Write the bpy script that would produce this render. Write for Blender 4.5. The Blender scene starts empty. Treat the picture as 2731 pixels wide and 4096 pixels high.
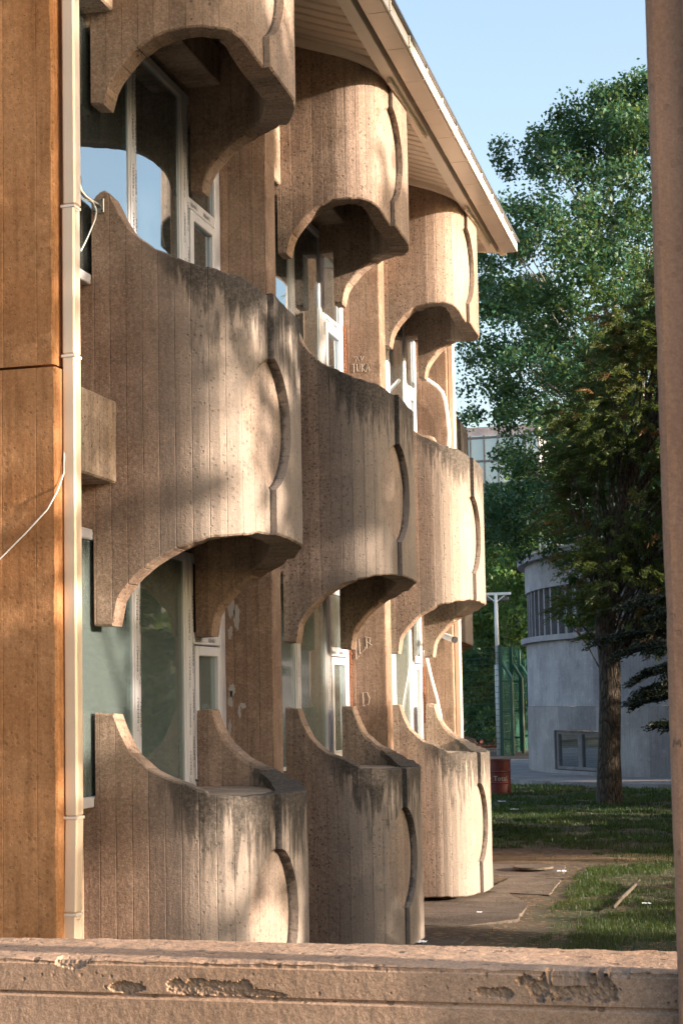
import bpy, math, random
import numpy as np
from mathutils import Vector, Matrix, noise
random.seed(7); RNG=np.random.default_rng(11)
sc=bpy.context.scene; col=sc.collection
R_=math.radians
GZ=-2.25            # ground level; the lens is the origin

# ------------------------------------------------------------------ node helper
class NT:
    def __init__(s,name):
        s.m=bpy.data.materials.new(name); s.m.use_nodes=True; s.t=s.m.node_tree; s.t.nodes.clear()
    def n(s,t,ins=None,**k):
        nd=s.t.nodes.new(t)
        for a,b in k.items(): setattr(nd,a,b)
        if ins:
            for a,b in ins.items():
                i=nd.inputs[a]
                if isinstance(b,bpy.types.NodeSocket): s.t.links.new(b,i)
                else: i.default_value=b
        return nd
    def math(s,op,a,b=0.,c=0.):
        return s.n('ShaderNodeMath',{0:a,1:b,2:c},operation=op).outputs[0]
    def ramp(s,x,lo,hi,a=0.,b=1.):
        return s.n('ShaderNodeMapRange',{0:x,1:lo,2:hi,3:a,4:b},interpolation_type='SMOOTHSTEP').outputs[0]
    def noise(s,vec,scale,detail=3.,rough=.55):
        return s.n('ShaderNodeTexNoise',{'Vector':vec,'Scale':scale,'Detail':detail,'Roughness':rough}).outputs['Fac']
    def mix(s,f,a,b,mode='MIX'):
        nd=s.n('ShaderNodeMix',data_type='RGBA',blend_type=mode)
        for i,v in ((0,f),(6,a),(7,b)):
            if isinstance(v,bpy.types.NodeSocket): s.t.links.new(v,nd.inputs[i])
            else: nd.inputs[i].default_value=v if i==0 else (*v,1.) if len(v)==3 else v
        return nd.outputs[2]
    def out(s,sh,disp=None):
        o=s.n('ShaderNodeOutputMaterial',{'Surface':sh})
        return s.m

def concrete(name,c1,c2,plank=.118,dark=.55,rim=(.05,.045,.04),rimamt=1.,speck=1.,grain=1.,bump=1.,joints=.8,blotch=1.,pits=1.,ochre=0.,gs=1.,streak=1.):
    N=NT(name); c1=(c1[0]*.82,c1[1]*.78,c1[2]*.80); c2=(c2[0]*.82,c2[1]*.78,c2[2]*.80)
    uv=N.n('ShaderNodeUVMap',uv_map='UVMap').outputs[0]
    tc=N.n('ShaderNodeTexCoord').outputs['Object']
    sp=N.n('ShaderNodeSeparateXYZ',{0:uv}); u,v=sp.outputs[0],sp.outputs[1]
    wob=N.math('MULTIPLY',N.math('SUBTRACT',N.noise(N.n('ShaderNodeCombineXYZ',{0:N.math('MULTIPLY',u,.7),1:N.math('MULTIPLY',v,.6)}).outputs[0],1.5,2.),.5),.012)
    pu=N.math('DIVIDE',N.math('ADD',u,wob),plank)
    pid=N.math('FLOOR',pu); fr=N.math('SUBTRACT',pu,pid)
    jd=N.math('MULTIPLY',N.math('MINIMUM',fr,N.math('SUBTRACT',1.,fr)),plank)
    wn=N.n('ShaderNodeTexWhiteNoise',{'W':pid},noise_dimensions='1D').outputs[0]
    joint=N.ramp(jd,.0,.0055,1.,0.)
    jbreak=N.ramp(N.noise(N.n('ShaderNodeCombineXYZ',{0:N.math('MULTIPLY',pid,3.1),1:N.math('MULTIPLY',v,3.)}).outputs[0],1.3,4.),.36,.6)
    joint=N.math('MULTIPLY',joint,N.math('ADD',.35,N.math('MULTIPLY',jbreak,.65)))
    big=N.noise(tc,1.1,4.)
    med=N.noise(tc,4.5,5.,.65)
    st=N.noise(N.n('ShaderNodeCombineXYZ',{0:N.math('MULTIPLY',u,14.),1:N.math('MULTIPLY',v,.8),2:wn}).outputs[0],1.6,4.,.6)
    fine=N.noise(tc,95.*gs,3.,.7)
    grn=N.noise(tc,38.*gs,4.,.75)
    c=N.mix(N.ramp(big,.35,.68),c1,c2)
    c=N.mix(N.math('MULTIPLY',N.ramp(st,.42,.75),.45*blotch*streak),c,tuple(x*.55 for x in c1))
    c=N.mix(N.math('MULTIPLY',N.ramp(med,.5,.72),.35*blotch),c,tuple(min(1,x*1.35) for x in c2))
    c=N.mix(N.math('MULTIPLY',N.ramp(N.noise(tc,2.3,6.,.7),.56,.66),.4*blotch),c,tuple(x*.6 for x in c1))
    # every board left its own tone
    c=N.mix(1.,c,N.n('ShaderNodeCombineColor',{0:N.ramp(wn,0.,1.,.84,1.1),1:N.ramp(wn,0.,1.,.84,1.1),2:N.ramp(wn,0.,1.,.85,1.08)}).outputs[0],'MULTIPLY')
    if ochre>0: c=N.mix(N.math('MULTIPLY',N.ramp(N.noise(tc,1.7,5.,.6),.45,.7),ochre),c,(.42,.19,.07))
    # sand grain and aggregate
    g=N.ramp(grn,.25,.75,1-.22*grain,1+.2*grain)
    g2=N.ramp(fine,.3,.7,1-.14*grain,1+.14*grain)
    gg=N.math('MULTIPLY',g,g2)
    c=N.mix(1.,c,N.n('ShaderNodeCombineColor',{0:gg,1:gg,2:gg}).outputs[0],'MULTIPLY')
    vo=N.n('ShaderNodeTexVoronoi',{'Vector':tc,'Scale':120.}).outputs
    c=N.mix(N.math('MULTIPLY',N.math('GREATER_THAN',N.n('ShaderNodeSeparateColor',{0:vo['Color']}).outputs[0],.9),.16*speck),c,(.55,.47,.39))
    # blow holes
    vp=N.n('ShaderNodeTexVoronoi',{'Vector':tc,'Scale':30.}).outputs
    rad=N.ramp(N.n('ShaderNodeSeparateColor',{0:vp['Color']}).outputs[1],.35,1.,0.,.34)
    pit=N.ramp(N.math('SUBTRACT',vp['Distance'],rad),-.05,.03,1.,0.)
    pit=N.math('MULTIPLY',pit,N.ramp(N.noise(tc,3.,2.),.33,.5,.25,pits))
    pit=N.math('MULTIPLY',pit,N.math('GREATER_THAN',rad,.02))
    c=N.mix(N.math('MULTIPLY',pit,.6*pits),c,tuple(x*.28 for x in c1))
    c=N.mix(N.math('MULTIPLY',joint,dark*joints),c,tuple(x*.3 for x in c1))
    # weathering crust that grew down from the rim
    if rimamt>0:
        ruv=N.n('ShaderNodeUVMap',uv_map='rim').outputs[0]
        rs=N.n('ShaderNodeSeparateXYZ',{0:ruv}); dist,fw=rs.outputs[0],rs.outputs[1]
        stn=N.noise(N.n('ShaderNodeCombineXYZ',{0:N.math('MULTIPLY',u,9.),1:N.math('MULTIPLY',v,1.2)}).outputs[0],1.7,5.,.65)
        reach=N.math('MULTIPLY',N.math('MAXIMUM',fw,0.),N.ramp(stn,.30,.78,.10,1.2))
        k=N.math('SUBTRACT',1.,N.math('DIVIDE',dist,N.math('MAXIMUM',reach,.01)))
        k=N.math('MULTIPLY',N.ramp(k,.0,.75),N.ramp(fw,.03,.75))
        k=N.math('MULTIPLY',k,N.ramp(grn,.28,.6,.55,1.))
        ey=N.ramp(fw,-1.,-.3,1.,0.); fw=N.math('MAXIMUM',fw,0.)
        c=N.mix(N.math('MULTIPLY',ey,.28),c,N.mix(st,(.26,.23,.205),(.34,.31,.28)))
        # warm bounced light on the flanks painted in by greying the front
        c=N.mix(N.math('MULTIPLY',N.math('MINIMUM',fw,1.),.62),c,(.235,.212,.192))
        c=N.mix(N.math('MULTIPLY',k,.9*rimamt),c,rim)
    h=N.math('MULTIPLY',fine,.35*grain)
    h=N.math('ADD',h,N.math('MULTIPLY',grn,.9*grain))
    h=N.math('SUBTRACT',h,N.math('MULTIPLY',pit,1.8*pits))
    h=N.math('SUBTRACT',h,N.math('MULTIPLY',joint,1.5*joints))
    h=N.math('ADD',h,N.math('MULTIPLY',wn,.9*joints))
    h=N.math('ADD',h,N.math('MULTIPLY',st,.8*streak))
    bp=N.n('ShaderNodeBump',{'Strength':.75*bump,'Distance':.0055/gs**.6,'Height':h}).outputs[0]
    b=N.n('ShaderNodeBsdfPrincipled',{'Base Color':c,'Roughness':.92,'Normal':bp})
    b.inputs['Specular IOR Level'].default_value=.18
    return N.out(b.outputs[0])

def paint(name,c,rough=.4,var=.06,metal=0.,spec=.5,dirt=0.,dirtc=(.2,.15,.1),scale=3.):
    N=NT(name); tc=N.n('ShaderNodeTexCoord').outputs['Object']
    a=N.mix(N.noise(tc,scale,4.),tuple(x*(1-var*2) for x in c),tuple(min(1,x*(1+var)) for x in c))
    if dirt>0: a=N.mix(N.math('MULTIPLY',N.ramp(N.noise(tc,scale*2.3,5.,.7),.5,.75),dirt),a,dirtc)
    bp=N.n('ShaderNodeBump',{'Strength':.12,'Distance':.004,'Height':N.noise(tc,scale*5,3.)}).outputs[0]
    b=N.n('ShaderNodeBsdfPrincipled',{'Base Color':a,'Roughness':rough,'Metallic':metal,'Normal':bp})
    b.inputs['Specular IOR Level'].default_value=spec
    return N.out(b.outputs[0])

def leafmat(name,c1,c2,c3,trans=.35,rough=.5):
    N=NT(name); tc=N.n('ShaderNodeTexCoord').outputs['Object']
    isl=N.n('ShaderNodeNewGeometry').outputs['Random Per Island']
    a=N.mix(N.ramp(isl,0.,1.),c1,c2)
    a=N.mix(N.ramp(N.noise(tc,.55,4.),.52,.72),a,c3)
    p=N.n('ShaderNodeBsdfPrincipled',{'Base Color':a,'Roughness':rough})
    p.inputs['Specular IOR Level'].default_value=.3
    t=N.n('ShaderNodeBsdfTranslucent',{'Color':N.mix(.55,a,(.22,.30,.04))})
    m=N.n('ShaderNodeMixShader',{0:trans,1:p.outputs[0],2:t.outputs[0]})
    return N.out(m.outputs[0])

def glassmat(name,tint,refl=(.9,.95,1.),rough=.02,base=.07,film=None,filmamt=0.):
    N=NT(name); tc=N.n('ShaderNodeTexCoord').outputs['Object']
    wav=N.n('ShaderNodeBump',{'Strength':.05,'Distance':.02,'Height':N.noise(tc,.9,1.)}).outputs[0]
    lw=N.n('ShaderNodeFresnel',{'IOR':1.6,'Normal':wav}).outputs[0]
    f=N.math('ADD',lw,base)
    tr=N.n('ShaderNodeBsdfTransparent',{'Color':(*tint,1)}).outputs[0]
    if film:
        d=N.n('ShaderNodeBsdfDiffuse',{'Color':N.mix(N.noise(N.n('ShaderNodeMapping',{'Vector':tc,'Scale':(1,2,.3)}).outputs[0],1.5,3.),tuple(x*.8 for x in film),film)}).outputs[0]
        tr=N.n('ShaderNodeMixShader',{0:filmamt,1:tr,2:d}).outputs[0]
    gl=N.n('ShaderNodeBsdfGlossy',{'Color':(*refl,1),'Roughness':rough,'Normal':wav}).outputs[0]
    return N.out(N.n('ShaderNodeMixShader',{0:f,1:tr,2:gl}).outputs[0])

M={}
M['bay']=concrete('bay_concrete',(.272,.196,.146),(.385,.298,.236),rimamt=1.,grain=1.35,rim=(.035,.032,.03))
M['pier']=concrete('pier_concrete',(.26,.175,.122),(.37,.27,.198),rimamt=0.,plank=.105,blotch=1.3,pits=.55)
M['orange']=concrete('bounce_tinted_concrete',(.44,.212,.085),(.60,.325,.150),rimamt=0.,plank=.21,joints=.35,blotch=1.5,streak=.8,pits=.6,grain=.8,speck=.1)  # warm bounced light painted into this pier's orange base colour
M['beam']=concrete('beam_concrete',(.32,.25,.19),(.45,.37,.29),rimamt=0.,plank=.14,blotch=1.6,joints=.4)
M['ledge']=concrete('ledge_concrete',(.34,.24,.168),(.45,.335,.248),rimamt=.6,rim=(.19,.115,.07),plank=9.,joints=0.,grain=1.3,bump=.9,gs=2.6,streak=.3,pits=1.,speck=.5,blotch=.7)
M['column']=concrete('column_concrete',(.33,.205,.14),(.40,.26,.18),rimamt=0.,plank=9.,joints=0.,gs=2.2,streak=.3,grain=.6,bump=.8,pits=.5,speck=.1,blotch=.5)
M['plaster']=concrete('rough_plaster',(.34,.34,.37),(.48,.48,.51),rimamt=0.,plank=9.,joints=0.,grain=.9,speck=0.,blotch=.9,pits=.2)
M['plaster_low']=concrete('plinth_plaster',(.31,.30,.305),(.41,.40,.40),rimamt=0.,plank=1.9,joints=.6,grain=.6,speck=0.,blotch=.9,pits=.2)
M['pave']=concrete('paving',(.26,.255,.26),(.36,.355,.36),rimamt=0.,plank=.5,joints=.8,grain=.7,speck=0.)
M['slab']=concrete('path_slab',(.11,.092,.075),(.18,.152,.125),rimamt=0.,plank=9.,joints=0.,blotch=1.4)
M['frame']=paint('white_frame',(.46,.46,.51),.35,.03)
M['film']=paint('film_print',(.03,.03,.035),.5,.02)
M['eave']=paint('painted_eave',(.80,.74,.67),.45,.05,dirt=.12)
M['soffit']=paint('painted_soffit',(.76,.69,.61),.5,.05,dirt=.15)
M['gutter']=paint('gutter_metal',(.72,.65,.58),.32,.05,metal=.15,dirt=.1)
M['flash']=paint('dark_flashing',(.14,.14,.15),.35,.1,metal=.7)
M['pipe']=paint('downpipe_metal',(.66,.52,.40),.32,.04,metal=.1,dirt=.12,dirtc=(.35,.2,.1))
M['steel']=paint('galvanised_steel',(.46,.45,.43),.28,.12,metal=.95)
M['cable']=paint('cable_sheath',(.78,.76,.74),.5,.03)
M['black']=paint('black_plastic',(.02,.02,.022),.4,.05)
M['green']=paint('green_fence_paint',(.006,.065,.048),.45,.1)
M['pole']=paint('white_pole_paint',(.74,.76,.78),.4,.04)
M['red']=paint('red_drum_paint',(.13,.014,.010),.5,.12,dirt=.25,dirtc=(.12,.03,.02))
M['white']=paint('white_paint',(.75,.74,.72),.6,.05)
M['chalk']=paint('chalk_scratch',(.46,.39,.33),.9,.1)
M['peel']=paint('peeled_plaster',(.36,.33,.315),.9,.1)
M['foam']=paint('orange_foam',(.22,.07,.025),.9,.2,scale=20.)
M['curtain']=paint('curtain_cloth',(.40,.46,.45),.9,.08)
M['sheer']=paint('sheer_cloth',(.26,.33,.31),.9,.08)
M['room']=paint('room_paint',(.15,.155,.145),.9,.1)
M['glass']=glassmat('window_glass',(.62,.72,.69),film=(.25,.325,.325),filmamt=.33)
M['glass_up']=glassmat('upper_window_glass',(.42,.52,.55),refl=(.8,.92,1.),base=.34,film=(.18,.24,.26),filmamt=.12)
M['glass_far']=glassmat('round_building_glass',(.45,.52,.55),base=.1,film=(.35,.42,.46),filmamt=.35)
M['office_glass']=glassmat('office_glass',(.35,.45,.5),base=.25,film=(.45,.58,.66),filmamt=.45)
M['track']=paint('red_track',(.36,.06,.04),.9,.1)
M['twig']=paint('dead_twig',(.085,.07,.055),.95,.2,scale=12.)
M['litter']=paint('litter_paper',(.7,.72,.76),.7,.05)
M['leaf']=leafmat('birch_leaf',(.016,.066,.046),(.030,.100,.058),(.06,.12,.032),.28)
M['leaf2']=leafmat('far_leaf',(.03,.09,.035),(.05,.13,.035),(.09,.14,.03),.35)
M['leaf3']=leafmat('maple_leaf',(.012,.055,.018),(.026,.09,.022),(.02,.07,.018),.35)
M['needle']=leafmat('larch_needle',(.030,.048,.014),(.062,.082,.022),(.10,.085,.022),.32)
M['rust']=leafmat('rust_needle',(.085,.038,.016),(.15,.066,.028),(.10,.05,.022),.3)
M['spruce']=leafmat('spruce_needle',(.006,.012,.008),(.012,.022,.014),(.01,.02,.012),.05)
M['grassblade']=leafmat('grass_blade',(.011,.032,.009),(.023,.052,.014),(.05,.054,.019),.25)
def barkmat(name,c1,c2,bands=0.):
    N=NT(name); tc=N.n('ShaderNodeTexCoord').outputs['Object']
    mp=N.n('ShaderNodeMapping',{'Vector':tc,'Scale':(1,1,.22)}).outputs[0]
    a=N.noise(mp,22.,6.,.7); vz=N.n('ShaderNodeTexVoronoi',{'Vector':mp,'Scale':16.},feature='DISTANCE_TO_EDGE').outputs[0]
    c=N.mix(N.ramp(a,.35,.65),c1,c2); c=N.mix(N.ramp(vz,0.,.12,.75,0.),c,tuple(x*.3 for x in c1))
    if bands: c=N.mix(N.ramp(N.noise(N.n('ShaderNodeMapping',{'Vector':tc,'Scale':(.6,.6,5)}).outputs[0],3.,3.),.6,.68),c,(.05,.04,.035))
    h=N.math('ADD',a,N.math('MULTIPLY',N.ramp(vz,0.,.2),1.5))
    bp=N.n('ShaderNodeBump',{'Strength':1.,'Distance':.03,'Height':h}).outputs[0]
    return N.out(N.n('ShaderNodeBsdfPrincipled',{'Base Color':c,'Roughness':.95,'Normal':bp}).outputs[0])
M['bark']=barkmat('rough_bark',(.055,.042,.032),(.105,.083,.064))
M['birchbark']=barkmat('pale_bark',(.30,.27,.24),(.45,.42,.38),1.)
def groundmat():
    N=NT('ground_soil'); tc=N.n('ShaderNodeTexCoord').outputs['Object']
    a=N.noise(tc,.45,6.,.65); b=N.noise(tc,7.,6.,.75); f=N.noise(tc,45.,4.,.8)
    soil=N.mix(N.ramp(b,.3,.7),(.05,.034,.024),(.105,.072,.05))
    soil=N.mix(N.ramp(N.noise(tc,2.2,5.,.7),.5,.68),soil,(.14,.10,.065))
    gr=N.mix(N.ramp(b,.3,.7),(.018,.034,.010),(.038,.052,.018))
    x=N.n('ShaderNodeSeparateXYZ',{0:tc})
    gx=N.math('SUBTRACT',N.math('ADD',x.outputs[0],N.math('MULTIPLY',a,1.3)),N.math('MULTIPLY',x.outputs[1],-.0))
    k=N.ramp(gx,-2.2,-1.3)
    k=N.math('MAXIMUM',k,N.ramp(x.outputs[1],24.,26.5))
    k=N.math('MULTIPLY',k,N.ramp(N.noise(tc,1.1,4.,.6),.28,.5,.3,1.))
    c=N.mix(k,soil,gr)
    c=N.mix(N.ramp(N.noise(tc,1.6,5.,.7),.48,.62,0.,.7),c,(.10,.066,.040))
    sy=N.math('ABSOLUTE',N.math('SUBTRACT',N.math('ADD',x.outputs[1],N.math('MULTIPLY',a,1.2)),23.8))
    c=N.mix(N.math('MULTIPLY',N.ramp(sy,.1,1.0,.75,0.),N.ramp(b,.3,.6,.1,1.)),c,(.34,.22,.105))  # dry straw band, tinted warm to paint in the sunlit strip
    c=N.mix(N.ramp(f,.35,.7,0.,.5),c,(.045,.035,.025))
    vo=N.n('ShaderNodeTexVoronoi',{'Vector':tc,'Scale':24.}).outputs
    c=N.mix(N.math('MULTIPLY',N.math('GREATER_THAN',N.n('ShaderNodeSeparateColor',{0:vo['Color']}).outputs[0],.86),.6),c,(.22,.13,.07))
    h=N.math('ADD',b,f)
    bp=N.n('ShaderNodeBump',{'Strength':.9,'Distance':.03,'Height':h}).outputs[0]
    return N.out(N.n('ShaderNodeBsdfPrincipled',{'Base Color':c,'Roughness':1.,'Normal':bp}).outputs[0])
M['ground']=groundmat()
def netmat():
    N=NT('green_net'); tc=N.n('ShaderNodeTexCoord').outputs['Object']
    d=N.n('ShaderNodeBsdfPrincipled',{'Base Color':(.012,.085,.066,1),'Roughness':.8}).outputs[0]
    t=N.n('ShaderNodeBsdfTransparent').outputs[0]
    return N.out(N.n('ShaderNodeMixShader',{0:.68,1:t,2:d}).outputs[0])
M['net']=netmat()

# ------------------------------------------------------------------ mesh helpers
class MB:
    def __init__(s): s.v=[];s.f=[];s.uv={}
    def add(s,vs,fs):
        o=len(s.v); s.v+= [tuple(p) for p in vs]; s.f+=[tuple(i+o for i in f) for f in fs]; return s
    def box(s,x0,x1,y0,y1,z0,z1,bev=0.,M_=None):
        b=min(bev,(x1-x0)*.45,(y1-y0)*.45,(z1-z0)*.45)
        if b<=0:
            vs=[(x,y,z) for x in (x0,x1) for y in (y0,y1) for z in (z0,z1)]
            fs=[(0,1,3,2),(4,6,7,5),(0,4,5,1),(2,3,7,6),(0,2,6,4),(1,5,7,3)]
        else:
            vs=[];ix={}
            for i,x in enumerate((x0,x1)):
                for j,y in enumerate((y0,y1)):
                    for k,z in enumerate((z0,z1)):
                        sx,sy,sz=(1,-1)[i],(1,-1)[j],(1,-1)[k]
                        for a in range(3):
                            ix[i,j,k,a]=len(vs)
                            vs.append((x+(sx*b if a!=0 else 0),y+(sy*b if a!=1 else 0),z+(sz*b if a!=2 else 0)))
            fs=[]
            for a in range(3):
                o1,o2=[q for q in range(3) if q!=a]
                for side in (0,1):
                    q=[]
                    for (m,n) in ((0,0),(0,1),(1,1),(1,0)):
                        c=[0,0,0]; c[a]=side;c[o1]=m;c[o2]=n; q.append(ix[c[0],c[1],c[2],a])
                    fs.append(tuple(q))
            for a in range(3):           # edges along axis a
                o1,o2=[q for q in range(3) if q!=a]
                for m in (0,1):
                    for n in (0,1):
                        q=[]
                        for e in (0,1):
                            c=[0,0,0]; c[a]=e;c[o1]=m;c[o2]=n
                            pr=(ix[(*c,o1)],ix[(*c,o2)]); q+= pr if e==0 else pr[::-1]
                        fs.append(tuple(q))
            for i in (0,1):
                for j in (0,1):
                    for k in (0,1): fs.append((ix[i,j,k,0],ix[i,j,k,1],ix[i,j,k,2]))
        if M_ is not None: vs=[tuple(M_@Vector(p)) for p in vs]
        return s.add(vs,fs)
    def tube(s,pts,rad,n=10,caps=True):
        pts=[Vector(p) for p in pts]; rr=rad if isinstance(rad,(list,tuple)) else [rad]*len(pts)
        vs=[];fs=[]; up=None
        for i,p in enumerate(pts):
            t=(pts[min(i+1,len(pts)-1)]-pts[max(i-1,0)]).normalized()
            if up is None: up=Vector((0,0,1)) if abs(t.z)<.9 else Vector((1,0,0))
            a=t.cross(up).normalized(); b=a.cross(t).normalized(); up=b
            for k in range(n):
                an=2*math.pi*k/n; vs.append(p+(a*math.cos(an)+b*math.sin(an))*rr[i])
        for i in range(len(pts)-1):
            for k in range(n):
                fs.append((i*n+k,i*n+(k+1)%n,(i+1)*n+(k+1)%n,(i+1)*n+k))
        if caps: fs.append(tuple(range(n))[::-1]); fs.append(tuple((len(pts)-1)*n+k for k in range(n)))
        return s.add(vs,fs)
    def prism(s,poly,z0,z1):
        n=len(poly); vs=[(x,y,z0) for x,y in poly]+[(x,y,z1) for x,y in poly]
        return s.add(vs,[tuple(range(n))[::-1],tuple(range(n,2*n))]+[(i,(i+1)%n,n+(i+1)%n,n+i) for i in range(n)])
    def build(s,name,mat,parent=None,smooth=False,uv=True,loc=None):
        me=bpy.data.meshes.new(name); me.from_pydata(s.v,[],s.f); me.update()
        import bmesh
        bm=bmesh.new(); bm.from_mesh(me); bmesh.ops.recalc_face_normals(bm,faces=bm.faces); bm.to_mesh(me); bm.free()
        if uv:
            l=me.uv_layers.new(name='UVMap')
            for p in me.polygons:
                nx,ny,nz=[abs(q) for q in p.normal]
                for li in p.loop_indices:
                    x,y,z=me.vertices[me.loops[li].vertex_index].co
                    if nz>=nx and nz>=ny: q=(y,x)
                    elif nx>=ny: q=(y,z)
                    else: q=(x,z)
                    l.data[li].uv=q
        return link(name,me,mat,parent,smooth)
def link(name,me,mat,parent=None,smooth=False):
    me.materials.clear(); me.materials.append(M[mat] if isinstance(mat,str) else mat)
    if smooth: me.polygons.foreach_set('use_smooth',[True]*len(me.polygons))
    o=bpy.data.objects.new(name,me); col.objects.link(o)
    if parent: 
        o.parent=parent
        o.matrix_parent_inverse=parent.matrix_basis.inverted()
    return o
def tag(o,label,cat,group=None):
    o['label']=label; o['category']=cat
    if group:o['group']=group
    return o
def thing(name,label,cat,loc=(0,0,0),group=None):
    o=bpy.data.objects.new(name,None); col.objects.link(o); o.location=loc; o.empty_display_size=.3
    return tag(o,label,cat,group)
def absorb(host,o):
    import bmesh
    host.data.materials.append(o.data.materials[0]); k=len(host.data.materials)-1
    for p in o.data.polygons: p.material_index=k
    bm=bmesh.new(); bm.from_mesh(host.data); bm.from_mesh(o.data); bm.to_mesh(host.data); bm.free()
    bpy.data.objects.remove(o)
def struct(o,kind='structure'): o['kind']=kind; return o
def interp(x,tab):
    if x<=tab[0][0]: return tab[0][1]
    for (a,p),(b,q) in zip(tab,tab[1:]):
        if x<=b: return p+(q-p)*(x-a)/(b-a) if b>a else q
    return tab[-1][1]

def soff(x): return 5.745+.35*max(0,-3.135-x)
# ------------------------------------------------------------------ the facade building
BLD=thing('institute_building','brown board-marked concrete building with rows of bulging balcony shells and white windows','building',(-4.3,12,GZ))

NEAR=[(-4.75,0),(-4.26,0),(-3.60,0),(-3.47,.018),(-3.35,.065),(-3.25,.15),(-3.19,.26),(-3.155,.38),(-3.14,.47)]
FRONT=[(-3.14,.47),(-3.125,.75),(-3.12,1.0),(-3.165,1.17),(-3.26,1.40),(-3.38,1.70),(-3.49,1.92),(-3.62,2.08),(-3.76,2.15)]
FAR=[(-3.76,2.15),(-4.26,2.15),(-4.75,2.15)]
AX=len(NEAR)-1
# bottom / top heights of each tier along the flanks (by X) and across the front (by Y)
ARCH2=[(-4.26,.52),(-4.128,.52),(-4.118,.619),(-4.085,.709),(-4.029,.767),(-3.986,.811),(-3.907,.877),(-3.834,.931),(-3.673,1.004),(-3.553,1.044),(-3.45,1.065),(-3.3,1.09),(-3.12,1.11)]
FR2=[(.0,1.06),(.1,1.09),(.3,1.118),(.47,1.12),(.75,1.108),(1.,1.095),(1.4,1.09),(1.7,1.07),(2.08,1.02),(2.15,1.02)]
ARCH1=[(-4.26,4.03),(-4.152,4.02),(-4.148,4.11),(-4.09,4.212),(-4.03,4.271),(-3.935,4.361),(-3.81,4.436),(-3.67,4.472),(-3.475,4.485),(-3.12,4.48)]
FR1=[(.0,4.485),(.1,4.48),(.17,4.46),(.26,4.42),(.38,4.36),(.47,4.335),(.75,4.31),(1.,4.29),(1.2,4.295),(1.5,4.34),(1.8,4.42),(2.08,4.474),(2.15,4.474)]
RIM2=[(-4.26,3.36),(-4.22,3.42),(-4.15,3.44),(-4.12,3.40),(-4.056,3.273),(-3.995,3.17),(-3.92,3.10),(-3.797,3.01),(-3.567,2.909),(-3.45,2.87)]
FR2T=[(0,2.87),(.1,2.83),(.3,2.79),(.47,2.765),(1.,2.70),(1.4,2.73),(1.75,2.82),(2.08,2.93),(2.15,2.93)]
RIM3=[(-4.26,-.045),(-4.121,-.05),(-4.092,-.158),(-4.04,-.25),(-3.991,-.317),(-3.895,-.396),(-3.8,-.453),(-3.631,-.507),(-3.525,-.552),(-3.40,-.58)]
FR3T=[(0,-.585),(.15,-.6),(.47,-.605),(1.,-.61),(1.4,-.60),(1.75,-.575),(2.08,-.515),(2.15,-.50)]

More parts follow.
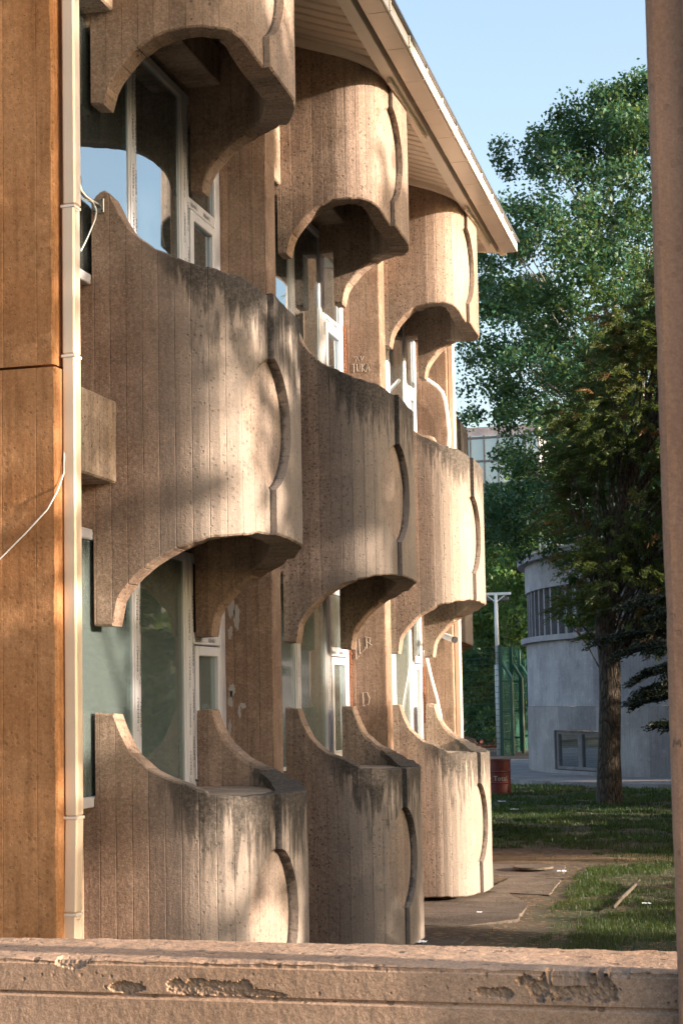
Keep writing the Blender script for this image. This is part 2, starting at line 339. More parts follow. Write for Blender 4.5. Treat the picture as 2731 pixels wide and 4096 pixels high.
def bay(tier,yn,xf,xt,name,parent,dz=0.,seed=0,label=None):
    """one balcony shell: a wall swept along the plan, pinched into fins beside the window"""
    pts=NEAR[:-1]+FRONT[:-1]+FAR
    # dense stations
    st=[]; s=0.
    axis_s=sum(math.dist(pts[i],pts[i+1]) for i in range(AX))
    tot=sum(math.dist(pts[i],pts[i+1]) for i in range(len(pts)-1))
    fin_n=math.dist(pts[0],pts[1]); fin_f=tot-math.dist(pts[-2],pts[-1])
    P=[Vector(p) for p in pts]
    # smooth resample
    cum=[0.]
    for i in range(len(P)-1): cum.append(cum[-1]+(P[i+1]-P[i]).length)
    def at(sv):
        for i in range(len(P)-1):
            if sv<=cum[i+1] or i==len(P)-2:
                t=(sv-cum[i])/(cum[i+1]-cum[i]); return P[i].lerp(P[i+1],max(0,min(1,t)))
    svals=[]; sv=0.
    while sv<tot:
        svals.append(sv)
        d=.034
        if axis_s-.42<sv<axis_s+.62: d=.0125
        if sv<fin_n-.05 or sv>fin_f+.05: d=.09
        sv+=d
    svals.append(tot)
    svals=sorted(set([round(q,4) for q in svals if abs(q-fin_n)>.012 and abs(q-fin_f)>.012 and abs(q-axis_s)>.010]+[fin_n-.0002,fin_n+.0002,fin_f-.0002,fin_f+.0002]))
    svals=[(q,'b') for q in svals if q<axis_s]+[(axis_s-.0001,'b'),(axis_s,'f'),(axis_s+.00005,'e'),(axis_s+.0001,'r')]+[(q,'r') for q in svals if q>axis_s]
    def norm(sv):
        a=at(max(0,sv-.03)); b=at(min(tot,sv+.03)); t=(b-a).normalized(); return Vector((t.y,-t.x))
    fx=lambda x: xf+(x+4.26)*(xt-xf)/(-3.12+4.26) if x>-4.26 else x+(xf+4.26)
    zt_full={1:6.10,2:2.84,3:-.60}[tier]; zb_full={1:4.57,2:1.138,3:-2.18}[tier]
    def zz(sv):
        p=at(sv)
        if sv<fin_n or sv>fin_f: return zb_full,zt_full,0.
        flank = sv<cum[3] or sv>cum[-4]
        if tier==1: zb=interp(p.x,ARCH1) if flank else interp(p.y,FR1)
        elif tier==2: zb=interp(p.x,ARCH2) if flank else interp(p.y,FR2)
        else: zb=-2.18
        if tier==1: zt=soff(fx(p.x))+.03
        elif tier==2: zt=interp(p.x,RIM2) if flank else interp(p.y,FR2T)
        else: zt=interp(p.x,RIM3) if flank else interp(p.y,FR3T)
        if tier==2 and sv>cum[-4]: zt=min(zt,3.30)
        if tier==3 and sv>cum[-4]: zt-=.0
        fw=1. if not flank else max(0.,min(1.,(p.x+4.0)/.55))
        return zb,zt,fw
    zc={1:5.0,2:1.87,3:-1.40}[tier]; eh=.435; ew=.31
    def eye(z):
        t=(z-zc)/eh
        return (1-abs(t)**1.9)**.62*ew if abs(t)<1 else 0.
    def raise_(sv,z,kind):
        """raised panel beyond the slot, with the sunken eye across it"""
        e=eye(z); ds=sv-axis_s
        if kind=='b': return -.024*max(0.,min(1.,(e-abs(ds))/.022)) if e>0 else 0.
        if kind in 'ef': return -.024*min(1.,e/.022)
        return .050 if ds<1.3 else .050*max(0,1-(ds-1.3)/.02)
    def shift(sv,z,kind):
        """the edge of the raised panel follows the eye"""
        if kind=='b': return sv
        w=.0035*noise.fractal(Vector((z*16,seed,tier)),1.,2.,4)
        e=eye(z)+w
        if kind=='e': return axis_s+e
        if kind=='f': return axis_s+max(e-.016,-.008)
        ds=sv-axis_s
        return axis_s+e+.004+ds*(.6-e)/.6 if ds<.6 else sv+.004
    fx=lambda x: xf+(x+4.26)*(xt-xf)/(-3.12+4.26) if x>-4.26 else x+(xf+4.26)
    rows=78 if tier!=3 else 84
    TH=.185
    vs=[];fs=[];uvs=[];rim=[]; prof=None
    for i,(sv,kind) in enumerate(svals):
        p=at(sv); n=norm(sv); zb,zt,fw=zz(sv)
        if tier==1: fw*=.25
        jb=.010*(noise.fractal(Vector((sv*7,seed*3.1,1)),1.,2.,4)); jt=.012*(noise.fractal(Vector((sv*8,seed*5.3,9)),1.,2.,4))
        chip=0.
        if tier in (1,):                     # the soffit corner is broken away in front
            q=sv-axis_s
            if -.5<q<.0: chip=max(0,noise.noise(Vector((sv*9,seed,4))))*.035*math.sin((q+.5)/.5*math.pi)
        zb2=zb+jb+chip; zt2=zt+(jt if tier!=1 else 0)
        c=.012
        loop=[]
        for k in range(rows+1):
            z=zb2+c+(zt2-zb2-2*c)*k/rows
            d=raise_(sv,z,kind)+.0025*noise.noise(Vector((sv*3,z*3,seed)))
            s2=shift(sv,z,kind); p2=at(s2) if kind!='b' else p; n2=norm(s2) if kind!='b' else n
            q=p2+n2*d; 
            ee=eye(z); dd=abs(sv-axis_s); kk=fw; di=max(0,zt2-z)
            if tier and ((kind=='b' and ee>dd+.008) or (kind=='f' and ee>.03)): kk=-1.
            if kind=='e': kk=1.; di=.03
            loop.append((q.x,q.y,z,s2,di,kk))
        d0=raise_(sv,zb2+c,kind); dT=raise_(sv,zt2-c,kind)
        j2=.004*noise.noise(Vector((sv*40,seed,2)))
        for off,z in ((dT-c-j2,zt2),(-TH+c,zt2-(.008 if tier!=1 else 0)),(-TH,zt2-c-.03)):
            q=p+n*off; loop.append((q.x,q.y,z,sv,.0,fw*.9))
        for k in range(3):
            z=zt2-.05+(zb2+.05-zt2+.05)*(k+1)/4; q=p-n*TH; loop.append((q.x,q.y,z,sv,2.,0.))
        for off,z in ((-TH,zb2+c+.01),(-TH+c,zb2),(d0-c-j2,zb2)):
            q=p+n*off; loop.append((q.x,q.y,z,sv,2.,0.))
        L=len(loop); o=len(vs)
        for a in loop:
            vs.append((fx(a[0]),a[1]+yn,a[2]+dz)); uvs.append((a[3]+seed*7.3,a[2])); rim.append((a[4],a[5]))
        if i:
            for k in range(L):
                k2=(k+1)%L; fs.append((o-L+k,o+k,o+k2,o-L+k2))
        else: fs.append(tuple(range(L))[::-1])
    fs.append(tuple(range(len(vs)-L,len(vs))))
    me=bpy.data.meshes.new(name); me.from_pydata(vs,[],fs); me.update()
    l=me.uv_layers.new(name='UVMap'); r=me.uv_layers.new(name='rim')
    li=np.empty(len(me.loops),dtype=np.int32); me.loops.foreach_get('vertex_index',li)
    l.data.foreach_set('uv',np.array(uvs,dtype=np.float32)[li].ravel()); r.data.foreach_set('uv',np.array(rim,dtype=np.float32)[li].ravel())
    o=link(name,me,'bay',parent)
    if label:o['label']=label
    # slab inside the shell
    inner=[]
    for sv in np.linspace(.02,tot-.02,60):
        p=at(sv)-norm(sv)*(TH-.006); inner.append((fx(p.x),p.y+yn))
    zs={1:(5.2,5.36),2:(2.42,2.60),3:(-.80,-.632)}[tier]
    mb=MB()
    n=len(inner); vv=[]
    for z in zs: vv+=[(x,y,z+dz+(.012*noise.noise(Vector((x*5,y*5,z))) )) for x,y in inner]
    mb.add(vv,[tuple(range(n))[::-1],tuple(range(n,2*n))]+[(i,(i+1)%n,n+(i+1)%n,n+i) for i in range(n)])
    sl=mb.build('shell_slab','beam',o); mb=MB()
    if tier==2: mb.add([(x,y,z+dz) for z in (1.62,1.8) for x,y in inner],[tuple(range(n))[::-1],tuple(range(n,2*n))]+[(i,(i+1)%n,n+(i+1)%n,n+i) for i in range(n)])
    if mb.v: mb.build('shell_slab','beam',o)
    return o

YN=[9.95,13.86,17.9]; XF=[-4.26,-4.13,-4.11]; XT=[-3.17,-3.175,-3.205]
for b in range(3):
    for t in (1,2,3):
        bay(t,YN[b],XF[b],XT[b],'balcony_shell',BLD,seed=b*3+t)
# set-back wing beyond
for t in (2,3):
    o=bay(t,23.6,-5.45,-4.38,'balcony_shell',BLD,seed=20+t)
    if t==2:
        for q in [o]+list(o.children):
            for v in q.data.vertices: v.co.z=.8+(v.co.z-1.1)*2.05

# piers -------------------------------------------------------------
def rough_box(mb,x0,x1,y0,y1,z0,z1,amp=.006,step=.09,seed=0):
    """box whose four vertical arrises wander like board-cast concrete"""
    nz=max(2,int((z1-z0)/step)); vs=[];fs=[]; c=.01
    for i in range(nz+1):
        z=z0+(z1-z0)*i/nz
        def j(k): return amp*noise.fractal(Vector((z*5,k*7.7,seed)),1.,2.,4)
        vs+=[(x0,y0+c+j(1)*0,z),(x0+c,y0,z),(x1-c-abs(j(2)),y0,z),(x1,y0+c+abs(j(3)),z),(x1,y1-c-abs(j(4)),z),(x1-c-abs(j(5)),y1,z),(x0+c,y1,z),(x0,y1-c,z)]
    for i in range(nz):
        for k in range(8): fs.append((i*8+k,i*8+(k+1)%8,(i+1)*8+(k+1)%8,(i+1)*8+k))
    fs.append(tuple(range(8))[::-1]); fs.append(tuple(nz*8+k for k in range(8)))
    mb.add(vs,fs)
PIERS=[]
PY=[(12.66,12.92),(16.73,16.98),(20.5,20.74)]
for i,(a,b_) in enumerate(PY):
    mb=MB(); rough_box(mb,-4.60,-3.87,a,b_,GZ-.1,6.0,seed=i,amp=.008); PIERS.append(mb.build('pier','pier',BLD))
mb=MB(); rough_box(mb,-7.5,-3.886,8.52,8.78,1.955,7.0,seed=8,amp=.014,step=.05)
mb.build('pier','orange',BLD)['label']='bounce-tinted orange upper pier at the near end of the facade'
mb=MB(); rough_box(mb,-7.5,-3.868,8.50,8.79,GZ-.1,1.935,seed=9,amp=.010,step=.05)
mb.build('pier','orange',BLD)['label']='bounce-tinted orange lower pier at the near end of the facade'
for i in range(1):                       # set-back wing wall
    mb=MB(); rough_box(mb,-6.2,-5.05,26.6,26.9,GZ-.1,5.7,seed=30); mb.build('pier','pier',BLD)

# spandrel beams between pier and shell (front face board marked)
edges=[(8.79,9.95),(12.10,12.66),(12.92,13.86),(16.01,16.73),(16.98,17.9),(20.05,20.5)]
for a,b_ in edges:
    for z0,z1 in ((1.455,2.0),(4.655,5.2)):
        mb=MB(); mb.box(-4.6,-4.092,a+.003,b_-.003,z0,z1,.012); mb.build('spandrel_beam','beam',BLD)
for a,b_ in ((8.79,12.66),(12.92,16.73),(16.98,20.5)):      # wall behind, between window bands
    for z0,z1 in ((GZ-.1,-.66),(1.16,2.80),(4.83,6.2)):
        mb=MB(); mb.box(-4.75,-4.345,a+.002,b_-.002,z0,z1); mb.build('spandrel_wall','pier',BLD)
    mb=MB(); mb.box(-4.344,-4.0,a+1.25,b_-.70,4.86,5.16,.01); mb.build('lintel','beam',BLD)

# windows ------------------------------------------------------------
def text_mesh(body,size):
    cu=bpy.data.curves.new('lettering','FONT'); cu.body=body; cu.size=size; cu.resolution_u=2; cu.offset=.0006
    o=bpy.data.objects.new('lettering_tmp',cu); col.objects.link(o)
    dg=bpy.context.evaluated_depsgraph_get(); me=bpy.data.meshes.new_from_object(o.evaluated_get(dg))
    vs=[tuple(v.co) for v in me.vertices]; fs=[tuple(p.vertices) for p in me.polygons]
    bpy.data.objects.remove(o); bpy.data.curves.remove(cu); bpy.data.meshes.remove(me)
    return vs,fs
REH=text_mesh('REHAU',.062)
def letters(mb,x,y,z,rot=True,flip=False):
    vs,fs=REH
    out=[]
    for a,b_,_ in vs:
        out.append((x, y-b_*.62, z+a*.92) if not flip else (x,y+b_*.62,z-a*.92))
    mb.add(out,fs)
    # ring mark ahead of the word
    n=14; r0,r1=.017,.013; zc=z-.035 if not flip else z+.035
    rv=[(x,y-.02*(1 if not flip else -1)+r*math.cos(k/n*6.283),zc+r*math.sin(k/n*6.283)*1.1) for r in (r0,r1) for k in range(n)]
    mb.add(rv,[(k,(k+1)%n,n+(k+1)%n,n+k) for k in range(n) if k not in (3,4)])
def wav(y0,y1,z0,z1,x,amp=.035,per=.11,mat='curtain',parent=None,seed=0):
    n=int((y1-y0)/.012); vs=[]
    for z in (z0,(z0+z1)/2,z1):
        for i in range(n+1):
            y=y0+(y1-y0)*i/n; ph=6.283*y/per+1.5*noise.noise(Vector((y*3,seed,0)))
            vs.append((x+amp*math.sin(ph)*(1.1 if z==z0 else .8),y,z))
    fs=[(r*(n+1)+i,r*(n+1)+i+1,(r+1)*(n+1)+i+1,(r+1)*(n+1)+i) for r in range(2) for i in range(n)]
    mb=MB(); mb.add(vs,fs); return mb.build('curtain',mat,parent,smooth=True)
def window(y0,m1,m2,m3,y1,z0,z1,ztr,glass,print_,seed):
    """y0..y1 opening; m1,m2 (pairs) coupled mullions, m3 end jamb start; ztr transom of the last light"""
    X=-4.27
    f=MB()
    f.box(X-.07,X,y0,m1[0],z0,z0+.07,.006); f.box(X-.07,X,m1[1],m2[0],z0,z0+.07,.006); f.box(X-.07,X,m2[1],m3,z0,z0+.07,.006)
    f.box(X-.07,X,y0,m1[0],z1-.07,z1,.006); f.box(X-.07,X,m1[1],m2[0],z1-.07,z1,.006); f.box(X-.07,X,m2[1],m3,z1-.07,z1,.006)
    f.box(X-.075,X,m1[0],(m1[0]+m1[1])/2-.003,z0,z1,.006); f.box(X-.075,X,(m1[0]+m1[1])/2+.003,m1[1],z0,z1,.006)
    f.box(X-.075,X,m2[0],(m2[0]+m2[1])/2-.003,z0,z1,.006); f.box(X-.075,X,(m2[0]+m2[1])/2+.003,m2[1],z0,z1,.006)
    f.box(X-.075,X,m3,y1,z0,z1,.006)
    f.box(X-.07,X-.002,m2[1],m3,ztr,ztr+.09,.006)
    # beads round the fixed lights
    for a,b_ in ((y0,m1[0]),(m1[1],m2[0])):
        f.box(X-.04,X-.012,b_-.022,b_,z0+.07,z1-.07,.004)
    F=f.build('window',"frame",BLD)
    g=MB()
    for a,b_,c,d in ((y0,m1[0],z0+.06,z1-.06),(m1[1],m2[0],z0+.06,z1-.06),(m2[1],m3,ztr+.08,z1-.06)):
        mbp=MB(); mbp.box(X-.030,X-.022,a-.005,b_+.005,c,d); mbp.build('pane',glass,F)
    s=MB(); a,b_=m2[1]+.012,m3-.012; c,d=z0+.082,ztr-.012; w=.075
    s.box(X-.06,X+.01,a,a+w,c,d,.006);s.box(X-.06,X+.01,b_-w,b_,c,d,.006);s.box(X-.06,X+.01,a+w,b_-w,c,c+w,.006);s.box(X-.06,X+.01,a+w,b_-w,d-w,d,.006)
    s.build('opening_sash','frame',F)
    mbp=MB(); mbp.box(X-.03,X-.022,a+w-.005,b_-w+.005,c+w-.005,d-w+.005); mbp.build('pane',glass,F)
    if print_:
        L=MB(); z=z0+.12; k=0
        while z<z1-.3:
            letters(L,X+.0025,(m1[0]+m1[1])/2-.008,z+.05); letters(L,X+.0025,m1[1]-.006,z+.02)
            if k%1==0: letters(L,X+.0025,(m2[0]+m2[1])/2-.010,z); letters(L,X+.0025,m2[1]-.012,z+.11)
            if z>ztr+.15: letters(L,X+.0025,y1-.02,z+.1,flip=True)
            z+=.36; k+=1
        yy=m2[1]+.04
        vs,fs=REH
        for q in (.0,.30):
            if yy+q+.25<m3: L.add([(X+.0005,yy+q+a*.8,ztr+.02+b_*.8) for a,b_,_ in vs],fs)
            L.add([(X+.0025,m1[1]+.25+q*1.3+a*.8,z0+.012+b_*.8) for a,b_,_ in vs],fs)
        absorb(F,L.build('film_lettering','film',F,uv=False))
    return F
def room(y0,y1,z0,z1,parent):
    x0=-7.6; x1=-4.36
    v=[(x,y,z) for x in (x0,x1) for y in (y0,y1) for z in (z0,z1)]
    mb=MB(); mb.add(v,[(0,1,3,2),(0,4,5,1),(2,3,7,6),(0,2,6,4),(1,5,7,3)]); return mb.build('room','room',parent)
WIN=[((8.79),(10.70,10.80),(11.74,11.90),12.53,12.66),((12.92),(14.76,14.88),(15.84,15.98),16.62,16.73),((16.98),(18.84,18.96),(19.88,20.0),20.4,20.5)]
for i,(y0,m1,m2,m3,y1) in enumerate(WIN):
    for st,(z0,z1,ztr) in enumerate(((-.66,1.16,.46),(2.80,4.80,3.90))):
        w=window(y0+.002,m1,m2,m3,y1-.002,z0,z1,ztr,'glass' if st==0 else 'glass_up',i<2,i*2+st)
        room(y0-.1,y1+.1,z0-.3,z1+.2,w)
        if st==0:
            wav(y0+.1,m1[0]-.35,z0,z1,-4.62,mat='sheer',parent=w,seed=i)
            wav(m1[1]-.1,m2[0]-.15,z0,z1,-4.68,amp=.05,per=.17,mat='curtain',parent=w,seed=i+4)
            if i: wav(m2[1]+.1,y1-.1,z0,z1,-4.6,per=.09,mat='curtain',parent=w,seed=i+7)
        else:
            wav(y0+.1,m1[0]-.55,z0,z1,-4.70,mat='sheer',parent=w,seed=i+11)
            if i: wav(m1[1]+.0,m2[0],z0,z1,-4.7,amp=.05,per=.2,mat='curtain',parent=w,seed=i+13)
# set-back wing wall and glass
mb=MB(); mb.box(-8,-5.55,21.2,30,GZ-.1,5.7); mb.build('wing_wall','pier',BLD)
mb=MB(); mb.box(-9.,-4.75,20.742,21.2,GZ-.1,5.7); mb.build('end_wall','pier',BLD)
mb=MB(); mb.box(-12.,-7.7,8.79,20.742,GZ-.1,5.7); mb.build('core_wall','pier',BLD)

# eaves -----------------------------------------------------------------
Y0,Y1=6.5,20.25
mb=MB()
n=int((Y1-Y0)/.015); vs=[]
for x in (-4.7,-3.135):
    for i in range(n+1):
        y=Y0+(Y1-Y0)*i/n; ph=(y/.18)%1.
        z=soff(x)-.01+ (.05 if ph<.3 else 0.) 
        vs.append((x,y,z))
mb.add(vs,[(i,i+1,n+2+i,n+1+i) for i in range(n)])
mb.build('soffit','soffit',BLD)
mb=MB()
y=Y0
mb.box(-3.135,-3.02,Y0,Y1+.02,5.655,5.76,.004)
mb.build('fascia_board','eave',BLD)
mb=MB(); mb.box(-3.019,-2.952,Y0,Y1,5.775,5.80); mb.add([(x,y,z) for y in (Y0,Y1+.1) for x,z in ((-2.84,5.80),(-2.84,5.825),(-4.8,6.50),(-12.5,6.6),(-12.5,6.5),(-4.8,6.40))],[(0,1,2,3,4,5),(11,10,9,8,7,6)]+[(k,(k+1)%6,6+(k+1)%6,6+k) for k in range(6)]); mb.build('roof_deck','flash',BLD)
y=Y0; k=0
while y<Y1:
    e=min(y+.78,Y1+.06)
    mb=MB(); mb.box(-2.95,-2.785,y+.003,e-.003,5.65,5.675,.003); mb.box(-2.784,-2.765,y+.003,e-.003,5.652,5.76,.004)
    mb.box(-2.764,-2.752,y+.002,y+.03,5.66,5.77,.002); mb.box(-2.97,-2.951,y+.003,e-.003,5.66,5.79)
    mb.build('gutter','gutter',BLD); y+=.78
mb=MB(); mb.box(-2.80,-2.735,Y0,Y1+.06,5.765,5.79,.003); mb.build('gutter_lip','flash',BLD)
mb=MB(); 
Mx=Matrix.Translation((-3.86,Y1+.05,5.82))@Matrix.Rotation(R_(7),4,'Y')
mb.box(-.7,.93,-.02,.02,-.06,.06,.004,M_=Mx); mb.box(-2.99,-2.90,Y1+.01,Y1+.07,5.62,5.83,.004)
mb.build('end_fascia','eave',BLD)
for o in BLD.children:
    if o.name.split('.')[0] in ('soffit','fascia_board','roof_deck','gutter','gutter_lip','end_fascia'):
        for v in o.data.vertices:
            if v.co.x>-3.8: v.co.x-=.04+.0095*(v.co.y-12.)
            if o.name.split('.')[0]!='end_fascia' and v.co.y<17: pass
# curved trims round the shell heads and metal angles at the tips
for b in range(3):
    fx=lambda x: XF[b]+(x+4.26)*(XT[b]-XF[b])/(1.14)
    path=[(fx(x),y+YN[b]) for x,y in NEAR+FRONT[1:4]]
    outer=[];inner=[]
    for i,p in enumerate(path):
        a=Vector(path[max(0,i-1)]);c=Vector(path[min(len(path)-1,i+1)]); t=(c-a).normalized(); nn=Vector((t.y,-t.x))
        outer.append(Vector(p)+nn*.062); inner.append(Vector(p)+nn*.004)
    mb=MB(); m=len(path); vs=[]
    for dz_ in (-.098,-.028):
        vs+=[(p.x,p.y,soff(p.x)+dz_) for p in outer]+[(p.x,p.y,soff(p.x)+dz_) for p in inner]
    fs=[]
    for i in range(m-1):
        fs+=[(i,i+1,2*m+i+1,2*m+i),(i,m+i,m+i+1,i+1),(2*m+i,2*m+i+1,3*m+i+1,3*m+i)]
    mb.add(vs,fs); mb.build('head_trim','eave',BLD)
    mb=MB(); mb.box(XT[b]+.02,XT[b]+.05,YN[b]+.28,YN[b]+1.9,5.60,5.652,.003); mb.build('angle_trim','gutter',BLD)

# downpipes ---------------------------------------------------------------
def downpipe(x0,x1,y0,y1,parts,parent):
    mb=MB()
    for z0,z1,dx,dy in parts:
        mb.box(x0+dx[0],x1+dx[0],y0,y1,z0,z1,.010,M_=Matrix.Shear('XY',4,(0,0)) if 0 else Matrix(((1,0,(dx[1]-dx[0])/(z1-z0),-(dx[1]-dx[0])/(z1-z0)*z0),(0,1,0,dy),(0,0,1,0),(0,0,0,1))))
    o=mb.build('downpipe','pipe',parent)
    m2=MB()
    for z0,z1,dx,dy in parts:
        m2.box(x0+dx[1]-.004,x1+dx[1]+.004,y0+dy-.004,y1+dy+.004,z1-.012,z1+.004,.002)
        for q in (.02,.04): m2.tube([(x1+dx[1]+.003,y0+q,z1-.03),(x1+dx[1]+.007,y0+q,z1-.03)],.004,8)
    absorb(o,m2.build('pipe_joint','gutter',o))
    return o
d=downpipe(-3.865,-3.785,8.585,8.675,[(2.9,6.5,(.008,.0),0),(2.02,2.895,(.0,.0),0),(-.62,2.015,(.0,.0),0),(-1.16,-.625,(-.012,.0),0),(-2.3,-1.165,(-.018,-.014),0)],BLD)
d['label']='beige square downpipe with a dented foot'
downpipe(-3.865,-3.79,20.56,20.66,[(2.,5.6,(0,0),0),(-2.25,1.995,(0,0),0)],BLD)

# small things fixed to the facade --------------------------------------------
t=thing('wall_bracket','galvanised steel hook bracket on a square plate at the tip of the nearest balcony fin','bracket',(-4.203,9.94,3.325))
mb=MB(); mb.box(-4.243,-4.165,9.932,9.946,3.278,3.372,.002); mb.build('mounting_plate','steel',t)
mb=MB()
for a,b_ in ((-4.232,3.288),(-4.176,3.288),(-4.232,3.362),(-4.176,3.362)):
    mb=MB(); mb.tube([(a,9.933,b_),(a,9.925,b_)],.006,8); mb.build('bolt','black',t)
mb=MB(); mb.tube([(-4.2,9.935,3.325),(-4.202,9.90,3.325),(-4.222,9.86,3.338),(-4.25,9.83,3.36),(-4.272,9.81,3.392),(-4.28,9.80,3.43),(-4.281,9.80,3.488)],.0138,14)
mb.build('hooked_tube','steel',t,smooth=True)
mb=MB(); mb.tube([(-4.281,9.80,3.4885),(-4.281,9.80,3.491)],.012,12); mb.build('tube_plug','black',t)
mb=MB(); mb.tube([(-4.33,9.74,3.372),(-4.31,9.80,3.352),(-4.272,9.82,3.348),(-4.21,9.855,3.33),(-4.20,9.87,3.30),(-4.194,9.88,3.272),(-4.203,9.88,3.22),(-4.222,9.87,3.165),(-4.252,9.86,3.09),(-4.29,9.85,3.01),(-4.36,9.84,2.9)],.0045,8)
tag(mb.build('cable','cable',smooth=True),'white cable looping down from the steel hook bracket','cable')
mb=MB(); pts=[(-4.45,8.47,.72),(-4.3,8.47,.78),(-4.207,8.478,.841),(-4.045,8.478,.983),(-3.91,8.478,1.113),(-3.85,8.478,1.21),(-3.845,8.5,1.25),(-3.845,8.56,1.33),(-3.86,8.6,1.5)]
mb.tube(pts,.0042,8)
tag(mb.build('cable','cable',smooth=True),'thin grey cable hanging across the orange pier','cable')
mb=MB(); mb.tube([(-4.12,20.35,4.12),(-4.093,20.38,4.1),(-3.991,20.42,4.025),(-3.92,20.44,3.94),(-3.885,20.45,3.82),(-3.863,20.46,3.629),(-3.848,20.46,3.401),(-3.863,20.46,3.153),(-3.87,20.46,2.7),(-3.9,20.46,2.4)],.022,10)
tag(mb.build('conduit','cable',smooth=True),'pale curved conduit bowing over the farthest pier by the upper window','conduit')
mb=MB(); mb.tube([(-4.22,20.36,.62),(-4.191,20.4,.519),(-4.146,20.42,.284),(-4.084,20.45,.016),(-4.044,20.46,-.206),(-4.0,20.46,-.6)],.018,10)
tag(mb.build('conduit','cable',smooth=True),'pale straight conduit leaning down the farthest pier by the lower window','conduit')
t=thing('security_camera','white bullet security camera on the farthest pier under the lowest arch','security camera',(-3.9,20.4,.76))
dirv=Vector((.15,-.12,-.055)).normalized(); a=Vector((-3.95,20.36,.80)); 
mb=MB(); mb.tube([a,a+dirv*.19],.040,18); mb.build('camera_housing','pole',t,smooth=False)
mb=MB(); mb.tube([a+dirv*.19,a+dirv*.215],.043,18); mb.build('camera_hood','black',t)
mb=MB(); mb.tube([a+dirv*.05,(-3.95,20.42,.77),(-3.96,20.5,.77)],.014,8); mb.build('camera_arm','pole',t)
# chalk marks scratched on the piers (they belong to the wall)
def strokes(name,mat,lines,to3,w,parent,host=None):
    mb=MB()
    for ln in lines: mb.tube([to3(*p) for p in ln],w,5)
    o=mb.build(name,mat,parent,uv=False)
    if host: absorb(host,o)
ma=lambda u,v:(-4.19+u*.18,16.728,.42+v*.2)
strokes('scratched_letters','chalk',[[(0,1.05),(-.04,.1),(.15,.25)],[(.15,1.15),(.2,.35),(.5,.6),(.52,.75)],[(.6,1.2),(.62,.7)],[(.5,1.25),(.85,1.2),(.8,.95),(.62,1.),(.95,.8)],[(.62,.72),(.55,.65)]],ma,.0035,BLD,PIERS[1])
ma=lambda u,v:(-4.14+u*.09,16.728,-.06+v*.14)
strokes('scratched_letters','chalk',[[(.1,1.),(.15,0)],[(-.1,1.),(.6,1.05),(.9,.6),(.75,.15),(.1,.05)]],ma,.003,BLD,PIERS[1])
ma=lambda u,v:(-4.18+u*.19,16.728,3.5+v*.09)
strokes('scratched_letters','chalk',[[(0,1),(.2,1)],[(.1,1),(.1,.0)],[(.28,1),(.3,.1),(.42,.0),(.46,1)],[(.56,1),(.56,0)],[(.72,1),(.57,.5),(.74,0)],[(.8,0),(.9,1),(1.,0)],[(.84,.4),(.97,.4)],
   [(.1,1.8),(.25,1.9)],[(.2,1.3),(.3,1.9),(.4,1.35)],[(.5,1.9),(.55,1.4),(.7,1.9)]],ma,.003,BLD,PIERS[1])
ma=lambda u,v:(-.203+u*.016,3.598,-.112+v*.017)
# peeled skim on the first pier
def blob(cx,cz,rx,rz,y,seed,mb,th=.003,n=34):
    vs=[];
    for yy in (y,y-th):
        for k in range(n):
            an=k/n*6.283; r=1+.55*noise.fractal(Vector((math.cos(an)*1.6,math.sin(an)*1.6,seed)),1.,2.,5)
            vs.append((cx+rx*r*math.cos(an),yy,cz+rz*r*math.sin(an)))
    mb.add(vs,[tuple(range(n))[::-1],tuple(range(n,2*n))]+[(i,(i+1)%n,n+(i+1)%n,n+i) for i in range(n)])
mb=MB()
for i,(x,z,rx,rz) in enumerate([(-4.215,.80,.035,.10),(-4.175,.70,.03,.09),(-4.23,.58,.02,.05),(-4.22,.11,.03,.045),(-4.235,.04,.02,.06),(-4.13,-.02,.028,.022),(-4.16,-.07,.012,.05),(-4.245,-.2,.014,.05)]): blob(x,z,rx,rz,12.661,i*3.3,mb)
absorb(PIERS[0],mb.build('peeled_skim','peel',BLD))
for (y,z0,z1) in ((16.722,-.2,.62),(12.655,2.9,3.15),(16.722,3.2,4.0),(20.49,-.3,.4)):
    mb=MB(); zz_=z0
    while zz_<z1: mb.box(-4.262,-4.243+random.uniform(-.008,.008),y-.02,y+.0,zz_,zz_+.035,.008); zz_+=.034
    mb.build('foam_bead','foam',BLD)

